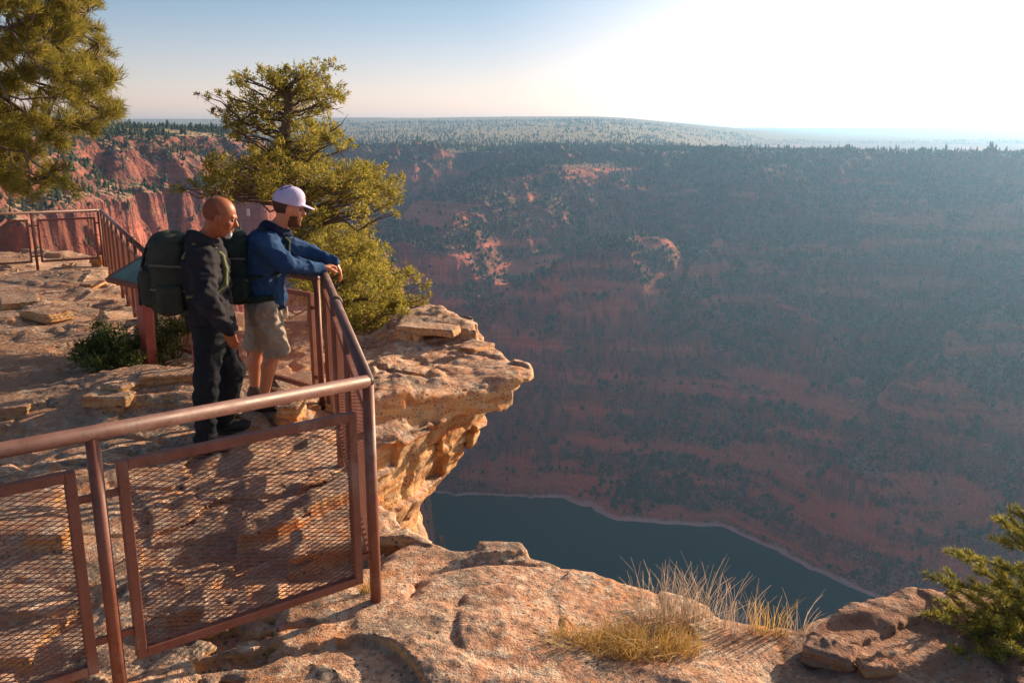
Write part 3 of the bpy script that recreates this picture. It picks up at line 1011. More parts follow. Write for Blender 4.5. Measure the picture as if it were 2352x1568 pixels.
def grow(name, prims, k, h, mat, parent, extra=None, pad=.03):
    lo, hi = bounds(prims, pad)
    V, Q = sdf_mesh(union(prims, k, extra), lo, hi, h, 4, 2.2)
    off = np.array(parent.location) if parent else np.zeros(3)
    if parent and parent.parent: off = off + np.array(parent.parent.location)
    return mesh_np(name, V - off, Q, mat, parent)


def frame(fwd, up):
    f = Vector(fwd).normalized(); u = Vector(up); u = (u - f * u.dot(f)).normalized(); l = u.cross(f)
    return f, l, u


class Head:
    def __init__(s, c, fwd, up, sc_=1.0):
        s.c = Vector(c); s.f, s.l, s.u = frame(fwd, up); s.s = sc_
        s.R = [tuple(s.f), tuple(s.l), tuple(s.u)]

    def p(s, x, y, z): return s.c + (s.f * x + s.l * y + s.u * z) * s.s

    def e(s, c, r): return ('e', s.p(*c), [q * s.s for q in r], s.R)

    def k(s, a, b, r1, r2): return ('c', s.p(*a), s.p(*b), r1 * s.s, r2 * s.s)

    def prims(s):
        P = [s.e((-.014, 0, .032), (.100, .076, .092)), ('k', .035, s.e((.020, 0, -.040), (.070, .058, .078))),
             ('k', .02, s.e((.060, 0, -.095), (.026, .028, .022))),
             ('k', .012, s.k((.084, 0, .014), (.108, 0, -.022), .009, .0135)),
             ('k', .006, s.e((.094, .011, -.026), (.011, .009, .008))), ('k', .006, s.e((.094, -.011, -.026), (.011, .009, .008))),
             ('k', .014, s.k((.074, -.034, .028), (.083, 0, .026), .011, .012)), ('k', .014, s.k((.074, .034, .028), (.083, 0, .026), .011, .012)),
             ('k', .010, s.k((.082, -.018, -.054), (.090, 0, -.052), .006, .008)), ('k', .006, s.k((.082, .018, -.054), (.090, 0, -.052), .006, .008)),
             ('k', .006, s.k((.080, -.014, -.066), (.087, 0, -.066), .007, .009)), ('k', .006, s.k((.080, .014, -.066), (.087, 0, -.066), .007, .009)),
             ('k', .02, s.e((.052, .040, -.018), (.026, .022, .020))), ('k', .02, s.e((.052, -.040, -.018), (.026, .022, .020)))]
        for t in (1, -1):
            P.append(('k', .006, s.e((-.006, t * .078, -.006), (.020, .008, .032))))
            P.append(('k', .004, s.k((-.018, t * .084, .014), (-.016, t * .082, -.020), .006, .005)))
        return P

    def sockets(s, X, f):
        for t in (1, -1):
            d = ell_d(X, s.p(.089, t * .032, .008), [q * s.s for q in (.016, .019, .010)], s.R)
            f = smax(f, -d, .008)
        return f


def hand(wrist, d, palmn, L, curl=(.5, .6, .65, .7), thumb_side=1, sc_=1.0, spread=.0, thumb=(.5, .5)):
    """palm and five fingers. d: direction of the hand, palmn: the way the palm faces, curl per finger in radians per joint"""
    d = Vector(d).normalized(); n = Vector(palmn); n = (n - d * n.dot(d)).normalized(); s = d.cross(n) * thumb_side
    w = Vector(wrist); R = [tuple(d), tuple(s), tuple(n)]
    P = [('k', .02, ('e', w + d * .045 * sc_, [.052 * sc_, .041 * sc_, .018 * sc_], R))]
    offs = (.030, .010, -.010, -.029); lens = (.072, .080, .074, .058); st = (.082, .088, .085, .076)
    for i in range(4):
        p = w + d * st[i] * sc_ + s * offs[i] * sc_; a = curl[i] * .6; dirv = d + s * spread * (1.5 - i)
        dirv.normalize()
        seg = [lens[i] * .46, lens[i] * .30, lens[i] * .26]; rr_ = (.0095, .0085, .0078, .0066)
        prev = p - d * .018 * sc_
        P.append(('k', .006, ('c', prev, p, .0105 * sc_, .0098 * sc_)))
        for j in range(3):
            ang = a * (j + .6)
            q = p + (dirv * math.cos(ang * 1.5) + n * math.sin(ang * 1.5)) * seg[j] * sc_
            P.append(('k', .004, ('c', p, q, rr_[j] * sc_, rr_[j + 1] * sc_)))
            p = q
    t0 = w + d * .022 * sc_ + s * .030 * sc_
    t1 = t0 + (d * .6 + s * thumb[0] + n * thumb[1] * .6).normalized() * .042 * sc_
    t2 = t1 + (d * .8 + s * thumb[0] * .3 + n * thumb[1]).normalized() * .030 * sc_
    t3 = t2 + (d * .85 + n * thumb[1] * 1.2).normalized() * .024 * sc_
    P += [('k', .014, ('c', t0, t1, .017 * sc_, .0125 * sc_)), ('k', .004, ('c', t1, t2, .0118 * sc_, .0105 * sc_)), ('k', .004, ('c', t2, t3, .0105 * sc_, .0082 * sc_))]
    return P


def skin_mat(name, col, red):
    M = NT(name); P = M.pos()
    c = M.mix(M.ramp(M.noise(P, 18, 4, .6), [(.4, 0), (.65, 1)]), col, red)
    M.b.inputs['Subsurface Weight'].default_value = .08
    M.b.inputs['Subsurface Radius'].default_value = (.02, .008, .004)
    return M.finish(c, M.bump(M.noise(P, 220, 3), .12, .002), .48, .4)


def cloth_mat(name, col, alt, scale=240, rough=.9, spec=.15):
    M = NT(name); P = M.pos()
    c = M.mix(M.ramp(M.noise(P, 7, 5, .6), [(.35, 0), (.7, 1)]), col, alt)
    return M.finish(c, M.bump(M.noise(P, scale, 2), .25, .002, M.bump(M.noise(P, 26, 4, .6), .45, .012)), rough, spec)


SKIN_A = skin_mat('brown_skin', (.29, .088, .038), (.38, .118, .048))
SKIN_B = skin_mat('light_skin', (.56, .24, .13), (.60, .22, .11))
CHAR = cloth_mat('charcoal_fleece', (.018, .018, .022), (.034, .031, .036))
BLACK = cloth_mat('black_trousers', (.014, .017, .022), (.022, .025, .030))
BLUE = cloth_mat('blue_fleece', (.020, .055, .135), (.032, .080, .18))
NAVY = cloth_mat('navy_lining', (.010, .016, .040), (.018, .026, .055))
KHAKI = cloth_mat('khaki_shorts', (.36, .30, .235), (.28, .23, .185))
GREEN = cloth_mat('dark_green_pack', (.030, .034, .025), (.045, .048, .035), 160, .75, .25)
GREEN2 = cloth_mat('black_green_pack', (.010, .024, .020), (.018, .034, .028), 160, .75, .25)
OLIVE = cloth_mat('olive_strap', (.16, .17, .075), (.11, .12, .06), 160, .8, .2)
BOOT = cloth_mat('dark_boot_leather', (.022, .018, .016), (.035, .028, .024), 90, .6, .4)
SHOE = cloth_mat('tan_shoe', (.12, .075, .05), (.17, .11, .07), 90, .7, .3)
CAPW = cloth_mat('white_cap_cotton', (.46, .41, .62), (.56, .50, .68), 200, .85, .2)
CAPR = cloth_mat('cap_patch', (.40, .10, .10), (.48, .16, .14), 200, .85, .2)
CAPD = cloth_mat('cap_seam', (.16, .13, .26), (.22, .18, .32), 200, .85, .2)
HAIRM = cloth_mat('dark_brown_hair', (.060, .028, .018), (.10, .045, .027), 400, .8, .3)
STUB = cloth_mat('cropped_hair', (.22, .070, .034), (.17, .055, .028), 500, .8, .3)
BEARDB = cloth_mat('brown_beard', (.11, .045, .022), (.16, .065, .03), 400, .85, .2)
GREY = cloth_mat('grey_white_beard', (.42, .40, .40), (.60, .57, .56), 400, .85, .2)
M = NT('eye_white'); EYEM = M.finish((.16, .11, .09), None, .15, .5)
M = NT('iris_dark'); IRIS = M.finish((.02, .012, .01), None, .12, .6)
GREYP = cloth_mat('grey_webbing', (.10, .11, .10), (.15, .155, .14), 160, .6, .3)
M = NT('cord_white'); CORD = M.finish((.62, .58, .52), None, .8, .2)


def wrinkles(amp, sc1=(9, 9, 5), seed=5):
    def ex(X, f):
        n = vnoise(X[0] * sc1[0] + .8 * vnoise(X[0] * 7, X[1] * 7, X[2] * 7, seed + 2), X[1] * sc1[1], X[2] * sc1[2] * 2.2, seed)
        r = 1 - np.abs(n) * 2
        return f - amp * (.5 * r + .4 * vnoise(X[0] * 20, X[1] * 20, X[2] * 24, seed + 1) + .35 * (1 - 2 * np.abs(vnoise(X[0] * 17 + X[2] * 9, X[1] * 17, X[2] * 30, seed + 3))))
    return ex


def eyes(H, root):
    for t in (1, -1):
        o = grow('eye', [H.e((.075, t * .031, .008), (.0125, .0125, .0125))], .001, .0022, EYEM, root)
        grow('iris', [H.e((.0855, t * .031, .006), (.004, .006, .006))], .001, .0015, IRIS, o) if False else None


def clip_below(H, pt, nrm):
    """keeps the side of the plane the normal points to (head space)"""
    p = H.p(*pt); n = (H.f * nrm[0] + H.l * nrm[1] + H.u * nrm[2]).normalized()
    return lambda X: -((X[0] - p.x) * n.x + (X[1] - p.y) * n.y + (X[2] - p.z) * n.z)


# =============================================================== bald man in charcoal, hands low
F1 = Vector((.94, .30, 0)).normalized()           # the way he faces
L1 = Vector((-F1.y, F1.x, 0))                     # his left (away from the eye)
Yc = 6.30
J = {}
J['pel'] = at(484, 742, Yc)
J['spine'] = at(466, 665, Yc)
J['chest'] = at(466, 605, Yc)
J['neck'] = at(472, 556, Yc)
J['hipR'] = J['pel'] - L1 * .09; J['hipL'] = J['pel'] + L1 * .09
J['kneeR'] = at(474, 872, 6.15); J['ankR'] = at(468, 978, 6.14)
J['kneeL'] = at(534, 852, 6.42); J['ankL'] = at(512, 962, 6.44)
J['shR'] = J['chest'] - L1 * .175 + Vector((0, 0, .035)); J['shL'] = J['chest'] + L1 * .175 + Vector((0, 0, .035))
J['elR'] = at(474, 692, 5.98); J['wrR'] = at(526, 758, 6.02)
J['elL'] = J['shL'] + Vector((.02, .05, -.29)); J['wrL'] = at(528, 752, 6.60)
gzR = gz(J['ankR'].x, J['ankR'].y); gzL = gz(J['ankL'].x, J['ankL'].y)
J['ankR'].z = gzR + .085; J['ankL'].z = gzL + .085
H1 = Head(at(506, 499, 6.27), (F1 + Vector((.0, -.10, -.33))), (.30, .0, 1), 1.12)
root = empty('person', (J['pel'].x, J['pel'].y, gzR), 'bald man in a charcoal jacket and black trousers, looking down over the railing', 'person')
body = H1.prims() + [
    ('k', .03, ('c', H1.p(-.025, 0, -.055), J['neck'], .056, .060)),
    ('k', .05, ('c', J['neck'], J['chest'], .07, .12)),
    ('k', .05, ('c', J['chest'], J['spine'], .125, .12)), ('k', .05, ('c', J['spine'], J['pel'], .12, .125)),
    ('k', .04, ('c', J['neck'], J['shR'], .05, .055)), ('k', .04, ('c', J['neck'], J['shL'], .05, .055)),
    ('k', .03, ('c', J['shR'], J['elR'], .055, .040)), ('k', .02, ('c', J['elR'], J['wrR'], .040, .027)),
    ('k', .03, ('c', J['shL'], J['elL'], .055, .040)), ('k', .02, ('c', J['elL'], J['wrL'], .040, .027)),
    ('k', .04, ('c', J['hipR'], J['kneeR'], .085, .055)), ('k', .03, ('c', J['kneeR'], J['ankR'], .056, .038)),
    ('k', .04, ('c', J['hipL'], J['kneeL'], .085, .055)), ('k', .03, ('c', J['kneeL'], J['ankL'], .056, .038))]
body += hand(J['wrR'], at(541, 806, 6.04) - J['wrR'], Vector((.3, .9, -.1)), .1, (.55, .62, .7, .8), -1, 1.06, .05)
body += hand(J['wrL'], at(536, 790, 6.62) - J['wrL'], Vector((.2, -.9, -.2)), .1, (.5, .6, .7, .8), 1, 1.0, .03)
grow('body', body, .03, .0062, SKIN_A, root, H1.sockets)
eyes(H1, root)
# cropped hair round the back and sides
cl = clip_below(H1, (-.01, 0, .045), (-.75, 0, -.66)); cl2 = clip_below(H1, (-.02, 0, -.062), (-.35, 0, 1))
cl3 = clip_below(H1, (.010, 0, 0), (-1, 0, 0))
grow('hair', [H1.e((-.014, 0, .032), (.1015, .0775, .0935)), ('k', .03, H1.e((.016, 0, -.038), (.068, .0595, .076)))], .03, .005, STUB, root,
     lambda X, f: np.maximum(np.maximum(f, cl(X)), np.maximum(cl2(X), cl3(X))))
grow('beard', [H1.e((.066, 0, -.094), (.029, .030, .025)), ('k', .01, H1.k((.080, -.022, -.066), (.084, -.020, -.090), .009, .010)), ('k', .01, H1.k((.080, .022, -.066), (.084, .020, -.090), .009, .010)),
              ('k', .006, H1.k((.089, -.016, -.043), (.093, 0, -.040), .005, .006)), ('k', .006, H1.k((.089, .016, -.043), (.093, 0, -.040), .005, .006))], .012, .004, GREY, root,
     lambda X, f: f - .0035 * vnoise(X[0] * 120, X[1] * 120, X[2] * 120, 9))
rt = lambda a, b, t: a + (b - a) * t
jk = [('c', J['neck'] + Vector((0, 0, -.02)), J['chest'], .085, .150), ('k', .06, ('e', rt(J['chest'], J['spine'], .35) + F1 * .02, [.145, .205, .19], [tuple(F1), tuple(L1), (0, 0, 1)])),
      ('k', .06, ('c', J['chest'], J['spine'], .155, .150)), ('k', .05, ('e', J['pel'] + Vector((.0, 0, .035)), [.150, .185, .12], [tuple(F1), tuple(L1), (0, 0, 1)])),
      ('k', .06, ('c', J['spine'] + F1 * .03, J['pel'] + F1 * .012 + Vector((0, 0, .02)), .150, .150)),
      ('k', .05, ('c', J['neck'] + Vector((0, 0, -.03)), J['shR'], .07, .088)), ('k', .05, ('c', J['neck'] + Vector((0, 0, -.03)), J['shL'], .07, .088)),
      ('k', .03, ('c', J['shR'], J['elR'], .088, .070)), ('k', .02, ('c', J['elR'], rt(J['elR'], J['wrR'], .96), .068, .050)),
      ('k', .03, ('c', J['shL'], J['elL'], .088, .070)), ('k', .02, ('c', J['elL'], rt(J['elL'], J['wrL'], .95), .068, .050))]
# stand-up collar
jk += [('k', .02, ('c', J['neck'] + F1 * .055 - L1 * .03 + Vector((0, 0, -.01)), J['neck'] + F1 * .055 + L1 * .03 + Vector((0, 0, -.01)), .030, .030))]
jacket = grow('jacket', jk, .05, .0085, CHAR, root, wrinkles(.021, (8, 8, 4)))
hood = [('k', .02, ('c', J['neck'] + F1 * math.cos(a) * .085 + L1 * math.sin(a) * .095 + Vector((0, 0, .012 - .028 * math.cos(a))),
                    J['neck'] + F1 * math.cos(a + .5) * .085 + L1 * math.sin(a + .5) * .095 + Vector((0, 0, .012 - .028 * math.cos(a + .5))), .036 - .008 * math.cos(a), .036 - .008 * math.cos(a + .5))) for a in np.arange(0, 6.28, .5)]
hood += [('k', .03, ('e', J['neck'] - F1 * .10 + Vector((0, 0, -.035)), [.055, .11, .07], [tuple(F1), tuple(L1), (0, 0, 1)]))]
grow('hood', hood, .02, .0075, CHAR, jacket if False else root, wrinkles(.008, seed=8))
grow('zip', [('c', J['neck'] + F1 * .085 + Vector((0, 0, -.02)), J['chest'] + F1 * .178, .007, .007), ('c', J['chest'] + F1 * .178, J['spine'] + F1 * .190, .007, .007)], .01, .005, BLACK, root)
tr = [('c', J['pel'] + Vector((0, 0, -.02)), J['pel'] + Vector((0, 0, -.07)), .135, .125)]
for h_, k_, a_ in (('hipR', 'kneeR', 'ankR'), ('hipL', 'kneeL', 'ankL')):
    tr += [('k', .05, ('c', J[h_] - Vector((0, 0, .03)), J[k_], .108, .080)), ('k', .03, ('c', J[k_], J[a_] + Vector((0, 0, .02)), .080, .072))]
grow('trousers', tr, .05, .0085, BLACK, root, wrinkles(.018, (7, 7, 5), 15))


def boots(J, ank, gzv, fdir, mat, root, high=.12):
    f = Vector(fdir).normalized(); l = Vector((-f.y, f.x, 0)); a = J[ank]
    z = gzv
    R = [tuple(f), tuple(l), (0, 0, 1)]
    pr = [('c', Vector((a.x, a.y, z + high)), Vector((a.x, a.y, z + .05)), .052, .050),
          ('k', .03, ('e', Vector((a.x, a.y, z + .052)) + f * .075, [.145, .050, .048], R)), ('k', .02, ('e', Vector((a.x, a.y, z + .045)) + f * .145, [.065, .048, .038], R))]
    b = grow('boot', pr, .03, .007, mat, root, lambda X, ff: smax(ff, z + .012 - X[2], .004))
    V, F = box_between(Vector((0, 0, 0)), Vector((0, 0, 0)), f, l)
    grow('sole', [('e', Vector((a.x, a.y, z + .012)) + f * .065, [.150, .055, .030], R)], .01, .007, BOOT, root, lambda X, ff: np.maximum(np.maximum(ff, z - .004 - X[2]), X[2] - z - .024))


boots(J, 'ankR', gzR, F1 + Vector((0, -.25, 0)), BOOT, root); boots(J, 'ankL', gzL, F1 + Vector((0, -.05, 0)), BOOT, root)

# his pack
def pack(c, fd, up, half, mat, label, front, strap_pts, strapm, group=None, collar=None):
    f, l, u = frame(fd, up); R = [tuple(f), tuple(l), tuple(u)]; c = Vector(c)
    r_ = empty('backpack', (c.x, c.y, c.z - half[2]), label, 'backpack', 'hiking backpacks worn by the two men')
    pr = [('b', c - u * half[2] * .08, [half[0], half[1], half[2] * .92], min(half) * .9, R), ('k', .05, ('e', c + u * half[2] * .62, [half[0] * .98, half[1] * .95, half[2] * .5], R))]
    grow('bag', pr, .05, .0095, mat, r_, wrinkles(.010, (7, 7, 7), 25))
    grow('front_pocket', [('b', c - f * half[0] * .95 - u * half[2] * .25, [half[0] * .42, half[1] * .72, half[2] * .48], half[0] * .38, R)], .02, .0085, mat, r_, wrinkles(.008, (8, 8, 8), 27))
    for t in (1, -1):
        grow('side_pocket', [('b', c + l * t * half[1] * .93 - u * half[2] * .5, [half[0] * .6, half[1] * .22, half[2] * .36], half[1] * .2, R)], .02, .0085, mat, r_, wrinkles(.006, (9, 9, 9), 29))
    grow('lid_flap', [('e', c + u * half[2] * .90 + f * half[0] * .12, [half[0] * .88, half[1] * .86, half[2] * .20], R)], .02, .0085, mat, r_, wrinkles(.006, (8, 8, 8), 31))
    grow('haul_loop', [('c', c + u * half[2] * 1.02 + f * half[0] * .6 + l * .03, c + u * (half[2] * 1.02 + .05) + f * half[0] * .6, .008, .008),
                       ('c', c + u * (half[2] * 1.02 + .05) + f * half[0] * .6, c + u * half[2] * 1.02 + f * half[0] * .6 - l * .03, .008, .008)], .004, .0045, strapm, r_)
    for t in (.45, -.45):
        y_ = half[1] * t
        grow('webbing', [('c', c - f * half[0] * .93 + l * y_ + u * half[2] * .72, c - f * half[0] * 1.34 + l * y_ - u * half[2] * .02, .011, .011), ('c', c - f * half[0] * 1.34 + l * y_ - u * half[2] * .02, c - f * half[0] * 1.36 + l * y_ - u * half[2] * .66, .011, .011)], .01, .006, BLACK, r_)
        grow('buckle', [('b', c - f * half[0] * 1.22 + l * y_ + u * half[2] * .20, [.010, .016, .022], .005, R)], .005, .0045, GREYP, r_)
    for zz_ in (.30, -.30):
        grow('side_strap', [('c', c - l * half[1] * 1.0 - f * half[0] * .8 + u * half[2] * (zz_ + .06), c - l * half[1] * 1.03 + f * half[0] * .7 + u * half[2] * zz_, .008, .008)], .01, .005, GREYP, r_)
    grow('hip_belt', [('c', c - l * half[1] * .9 - u * half[2] * .86 + f * half[0] * .6, c - l * half[1] * 1.0 - u * half[2] * .86 + f * (half[0] + .14), .030, .024)], .01, .008, mat, r_)
    for pts in strap_pts:
        pr = [('c', Vector(a), Vector(b), ra, rb) for (a, ra), (b, rb) in zip(pts[:-1], pts[1:])]
        grow('shoulder_strap', pr, .012, .0065, strapm, r_)
    return r_


def strap(J, side, L_, F_, chest, out, w=.020):
    s = -1 if side == 'R' else 1
    sh = J['sh' + side]; n = J['neck']; ch = J['chest']; spn = J['spine']
    m = n + (sh - n) * .55
    return [(m - F_ * .13 + Vector((0, 0, -.03)), w), (m - F_ * .05 + Vector((0, 0, .068)), w), (m + F_ * .05 + Vector((0, 0, .060)), w), (m + F_ * (out * .80) + Vector((0, 0, -.03)), w),
            (ch + L_ * s * .115 + F_ * out + Vector((0, 0, -.03)), w), (ch + L_ * s * .135 + F_ * (out - .01) + Vector((0, 0, -.13)), w), (spn + L_ * s * .165 + F_ * .09, w * .7), (spn + L_ * s * .165 - F_ * .10 + Vector((0, 0, -.02)), w * .6)]


pc = at(390, 632, 6.30)
pack(pc, F1 + Vector((0, 0, -.02)), (.10, 0, 1), (.148, .168, .285), GREEN, 'dark green hiking backpack on the back of the bald man', 0,
     [strap(J, 'R', L1, F1, J, .150), strap(J, 'L', L1, F1, J, .150)], OLIVE)

# =============================================================== man in blue, leaning on the rail
F2 = Vector((.96, .28, 0)).normalized(); L2 = Vector((-F2.y, F2.x, 0))
Yd = 6.82
K = {}
K['pel'] = at(606, 700, Yd); K['spine'] = at(600, 625, Yd); K['chest'] = at(612, 572, Yd); K['neck'] = at(636, 530, Yd)
K['hipR'] = K['pel'] - L2 * .09; K['hipL'] = K['pel'] + L2 * .09
K['kneeR'] = at(632, 802, 6.72); K['ankR'] = at(604, 912, 6.70)
K['kneeL'] = at(590, 800, 6.98); K['ankL'] = at(586, 896, 7.02)
K['shR'] = K['chest'] - L2 * .17 + F2 * .0 + Vector((0, 0, .05)); K['shL'] = K['chest'] + L2 * .17 + F2 * .04 + Vector((0, 0, .05))
K['elR'] = at(655, 606, 6.60); K['wrR'] = at(737, 618, 6.80)
K['elL'] = at(712, 583, 7.08); K['wrL'] = at(770, 603, 6.98)
g2R = gz(K['ankR'].x, K['ankR'].y); g2L = gz(K['ankL'].x, K['ankL'].y)
K['ankR'].z = g2R + .085; K['ankL'].z = g2L + .085
H2 = Head(at(664, 480, 6.80), F2 + Vector((0, -.02, -.16)), (.12, 0, 1), 1.06)
root = empty('person', (K['pel'].x, K['pel'].y, g2R), 'man in a blue fleece jacket, khaki shorts and white cap leaning on the railing', 'person')
body = H2.prims() + [
    ('k', .03, ('c', H2.p(-.025, 0, -.055), K['neck'], .055, .060)),
    ('k', .05, ('c', K['neck'], K['chest'], .07, .12)), ('k', .05, ('c', K['chest'], K['spine'], .125, .118)), ('k', .05, ('c', K['spine'], K['pel'], .118, .12)),
    ('k', .04, ('c', K['neck'], K['shR'], .05, .055)), ('k', .04, ('c', K['neck'], K['shL'], .05, .055)),
    ('k', .03, ('c', K['shR'], K['elR'], .052, .040)), ('k', .02, ('c', K['elR'], K['wrR'], .040, .027)),
    ('k', .03, ('c', K['shL'], K['elL'], .052, .040)), ('k', .02, ('c', K['elL'], K['wrL'], .040, .027)),
    ('k', .04, ('c', K['hipR'], K['kneeR'], .085, .056)), ('k', .03, ('c', K['hipL'], K['kneeL'], .085, .056))]
for kn, an in (('kneeR', 'ankR'), ('kneeL', 'ankL')):
    a, b = K[kn], K[an]
    body += [('k', .02, ('c', a, rt(a, b, .35) - F2 * .016, .050, .058)), ('k', .02, ('c', rt(a, b, .35) - F2 * .016, b, .057, .034)), ('k', .015, ('e', a + F2 * .02, [.042, .045, .05], [tuple(F2), tuple(L2), (0, 0, 1)]))]
body += hand(K['wrR'], at(764, 608, 6.88) - K['wrR'], Vector((.25, .05, -1)), .1, (1.0, 1.05, 1.1, 1.1), -1, 1.0, .04, (.6, .7))
body += hand(K['wrL'], at(790, 640, 7.0) - K['wrL'], Vector((-.55, -.15, -.75)), .1, (.42, .45, .5, .55), 1, 1.0, .04, (.5, .6))
grow('body', body, .03, .0062, SKIN_B, root, H2.sockets)
eyes(H2, root)
cl = clip_below(H2, (-.022, 0, 0), (-1, 0, .15)); cl2 = clip_below(H2, (-.02, 0, -.058), (-.3, 0, 1))
grow('hair', [H2.e((-.014, 0, .032), (.104, .080, .095)), ('k', .03, H2.e((.014, 0, -.036), (.068, .060, .074)))], .03, .005, HAIRM, root,
     lambda X, f: np.maximum(f, np.maximum(cl(X), cl2(X))))
cb = clip_below(H2, (.02, 0, -.034), (.62, 0, -1)); cb2 = clip_below(H2, (.0, 0, 0), (1, 0, .0))
grow('beard', [H2.e((.024, 0, -.048), (.071, .062, .080)), ('k', .015, H2.e((.064, 0, -.102), (.030, .034, .026))), ('k', .006, H2.k((.086, -.018, -.041), (.094, 0, -.038), .006, .007)), ('k', .006, H2.k((.086, .018, -.041), (.094, 0, -.038), .006, .007))], .02, .0042, BEARDB, root,
     lambda X, f: np.maximum(np.maximum(f - .003 * vnoise(X[0] * 130, X[1] * 130, X[2] * 130, 9), cb(X)), cb2(X)))
cc_ = clip_below(H2, (0, 0, .036), (.10, 0, 1))
cap = grow('cap', [H2.e((-.008, 0, .042), (.116, .094, .122)), ('k', .03, H2.e((.034, 0, .095), (.062, .074, .056)))], .03, .005, CAPW, root, lambda X, f: smax(f, cc_(X), .006))
brimR = [tuple((H2.f - H2.u * .22).normalized()), tuple(H2.l), tuple((H2.u + H2.f * .22).normalized())]
grow('brim', [('e', H2.p(.108, 0, .036), [.080, .074, .0075], brimR)], .01, .0045, CAPW, cap)
for yy in (-.045, .045):
    grow('seam', [('c', H2.p(-.112, yy * .3, .075), H2.p(-.060, yy * 1.1, .148), .005, .005), ('c', H2.p(-.060, yy * 1.1, .148), H2.p(.0, yy * .6, .164), .005, .005)], .01, .004, CAPD, cap)
grow('cap_patch', [('e', H2.p(.098, 0, .090), [.008, .032, .022], H2.R)], .01, .004, CAPR, cap)
grow('cap_button', [('e', H2.p(-.006, 0, .165), [.009, .009, .006], H2.R)], .01, .003, CAPW, cap)
FR2 = [tuple(F2), tuple(L2), (0, 0, 1)]
jk = [('c', K['neck'] + Vector((-.01, 0, -.02)), K['chest'], .085, .145), ('k', .06, ('e', rt(K['chest'], K['spine'], .35), [.140, .200, .18], FR2)),
      ('k', .06, ('c', K['chest'], K['spine'], .150, .148)), ('k', .05, ('c', K['spine'] + F2 * .015, K['pel'] + F2 * .02 + Vector((0, 0, .055)), .150, .148)),
      ('k', .05, ('c', K['neck'] + Vector((0, 0, -.04)), K['shR'], .07, .085)), ('k', .05, ('c', K['neck'] + Vector((0, 0, -.04)), K['shL'], .07, .085)),
      ('k', .03, ('c', K['shR'], K['elR'], .086, .066)), ('k', .02, ('c', K['elR'], rt(K['elR'], K['wrR'], .95), .064, .045)),
      ('k', .03, ('c', K['shL'], K['elL'], .086, .066)), ('k', .02, ('c', K['elL'], rt(K['elL'], K['wrL'], .95), .064, .045))]
zb_ = (K['pel'] + Vector((0, 0, .02))).z
grow('jacket', jk, .05, .0085, BLUE, root, lambda X, f: smax(wrinkles(.018, (8, 8, 5), 35)(X, f), zb_ - .045 - X[2], .02))
grow('jacket_hem', [('e', K['pel'] + F2 * .02 + Vector((0, 0, -.012)), [.152, .178, .03], FR2)], .01, .0085, NAVY, root, wrinkles(.004, (9, 9, 7), 36))
hood = [('k', .02, ('c', K['neck'] + F2 * math.cos(a) * .080 + L2 * math.sin(a) * .090 + Vector((0, 0, .008 - .030 * math.cos(a))),
                    K['neck'] + F2 * math.cos(a + .5) * .080 + L2 * math.sin(a + .5) * .090 + Vector((0, 0, .008 - .030 * math.cos(a + .5))), .034 - .008 * math.cos(a), .034 - .008 * math.cos(a + .5))) for a in np.arange(0, 6.28, .5)]
hood += [('k', .03, ('e', K['neck'] - F2 * .10 + Vector((0, 0, -.03)), [.055, .105, .065], FR2))]
grow('hood', hood, .02, .0075, NAVY, root, wrinkles(.008, seed=38))
grow('zip', [('c', K['neck'] + F2 * .085 + Vector((0, 0, -.04)), K['chest'] + F2 * .165 + Vector((0, 0, -.04)), .006, .006), ('c', K['chest'] + F2 * .165 + Vector((0, 0, -.04)), K['spine'] + F2 * .175, .006, .006)], .01, .005, CORD, root)
sh = [('c', K['pel'] + Vector((0, 0, .0)), K['pel'] + Vector((0, 0, -.07)), .130, .128)]
for h_, k_ in (('hipR', 'kneeR'), ('hipL', 'kneeL')):
    sh += [('k', .05, ('c', K[h_] - Vector((0, 0, .03)), K[k_] + Vector((0, 0, .0)), .112, .098))]
kz = min(K['kneeR'].z, K['kneeL'].z) - .005
grow('shorts', sh, .05, .0085, KHAKI, root, lambda X, f: smax(wrinkles(.020, (8, 8, 5), 45)(X, f), kz - X[2], .012))
grow('drawstring', [('c', K['pel'] + F2 * .17 - L2 * .06 + Vector((0, 0, -.02)), K['pel'] + F2 * .165 - L2 * .065 + Vector((0, 0, -.10)), .006, .006), ('c', K['pel'] + F2 * .17 - L2 * .03 + Vector((0, 0, -.02)), K['pel'] + F2 * .178 - L2 * .02 + Vector((0, 0, -.09)), .006, .006)], .004, .004, CORD, root)
boots(K, 'ankR', g2R, F2 + Vector((0, -.2, 0)), SHOE, root, .09); boots(K, 'ankL', g2L, F2 + Vector((0, .05, 0)), SHOE, root, .09)
pk2 = pack(K['chest'] - F2 * .235 + Vector((0, 0, -.13)), F2 + Vector((0, 0, .05)), (.10, .02, 1), (.105, .16, .27), GREEN2, 'black green backpack with a small pale tag, worn by the man in blue', 0,
           [strap(K, 'R', L2, F2, K, .150), strap(K, 'L', L2, F2, K, .150)], GREEN2)
tp = at(570, 488, 6.62)
grow('tag', [('b', tp, [.012, .022, .026], .006, FR2)], .01, .004, CORD, pk2)
print('people', round(time.time() - T0, 1))
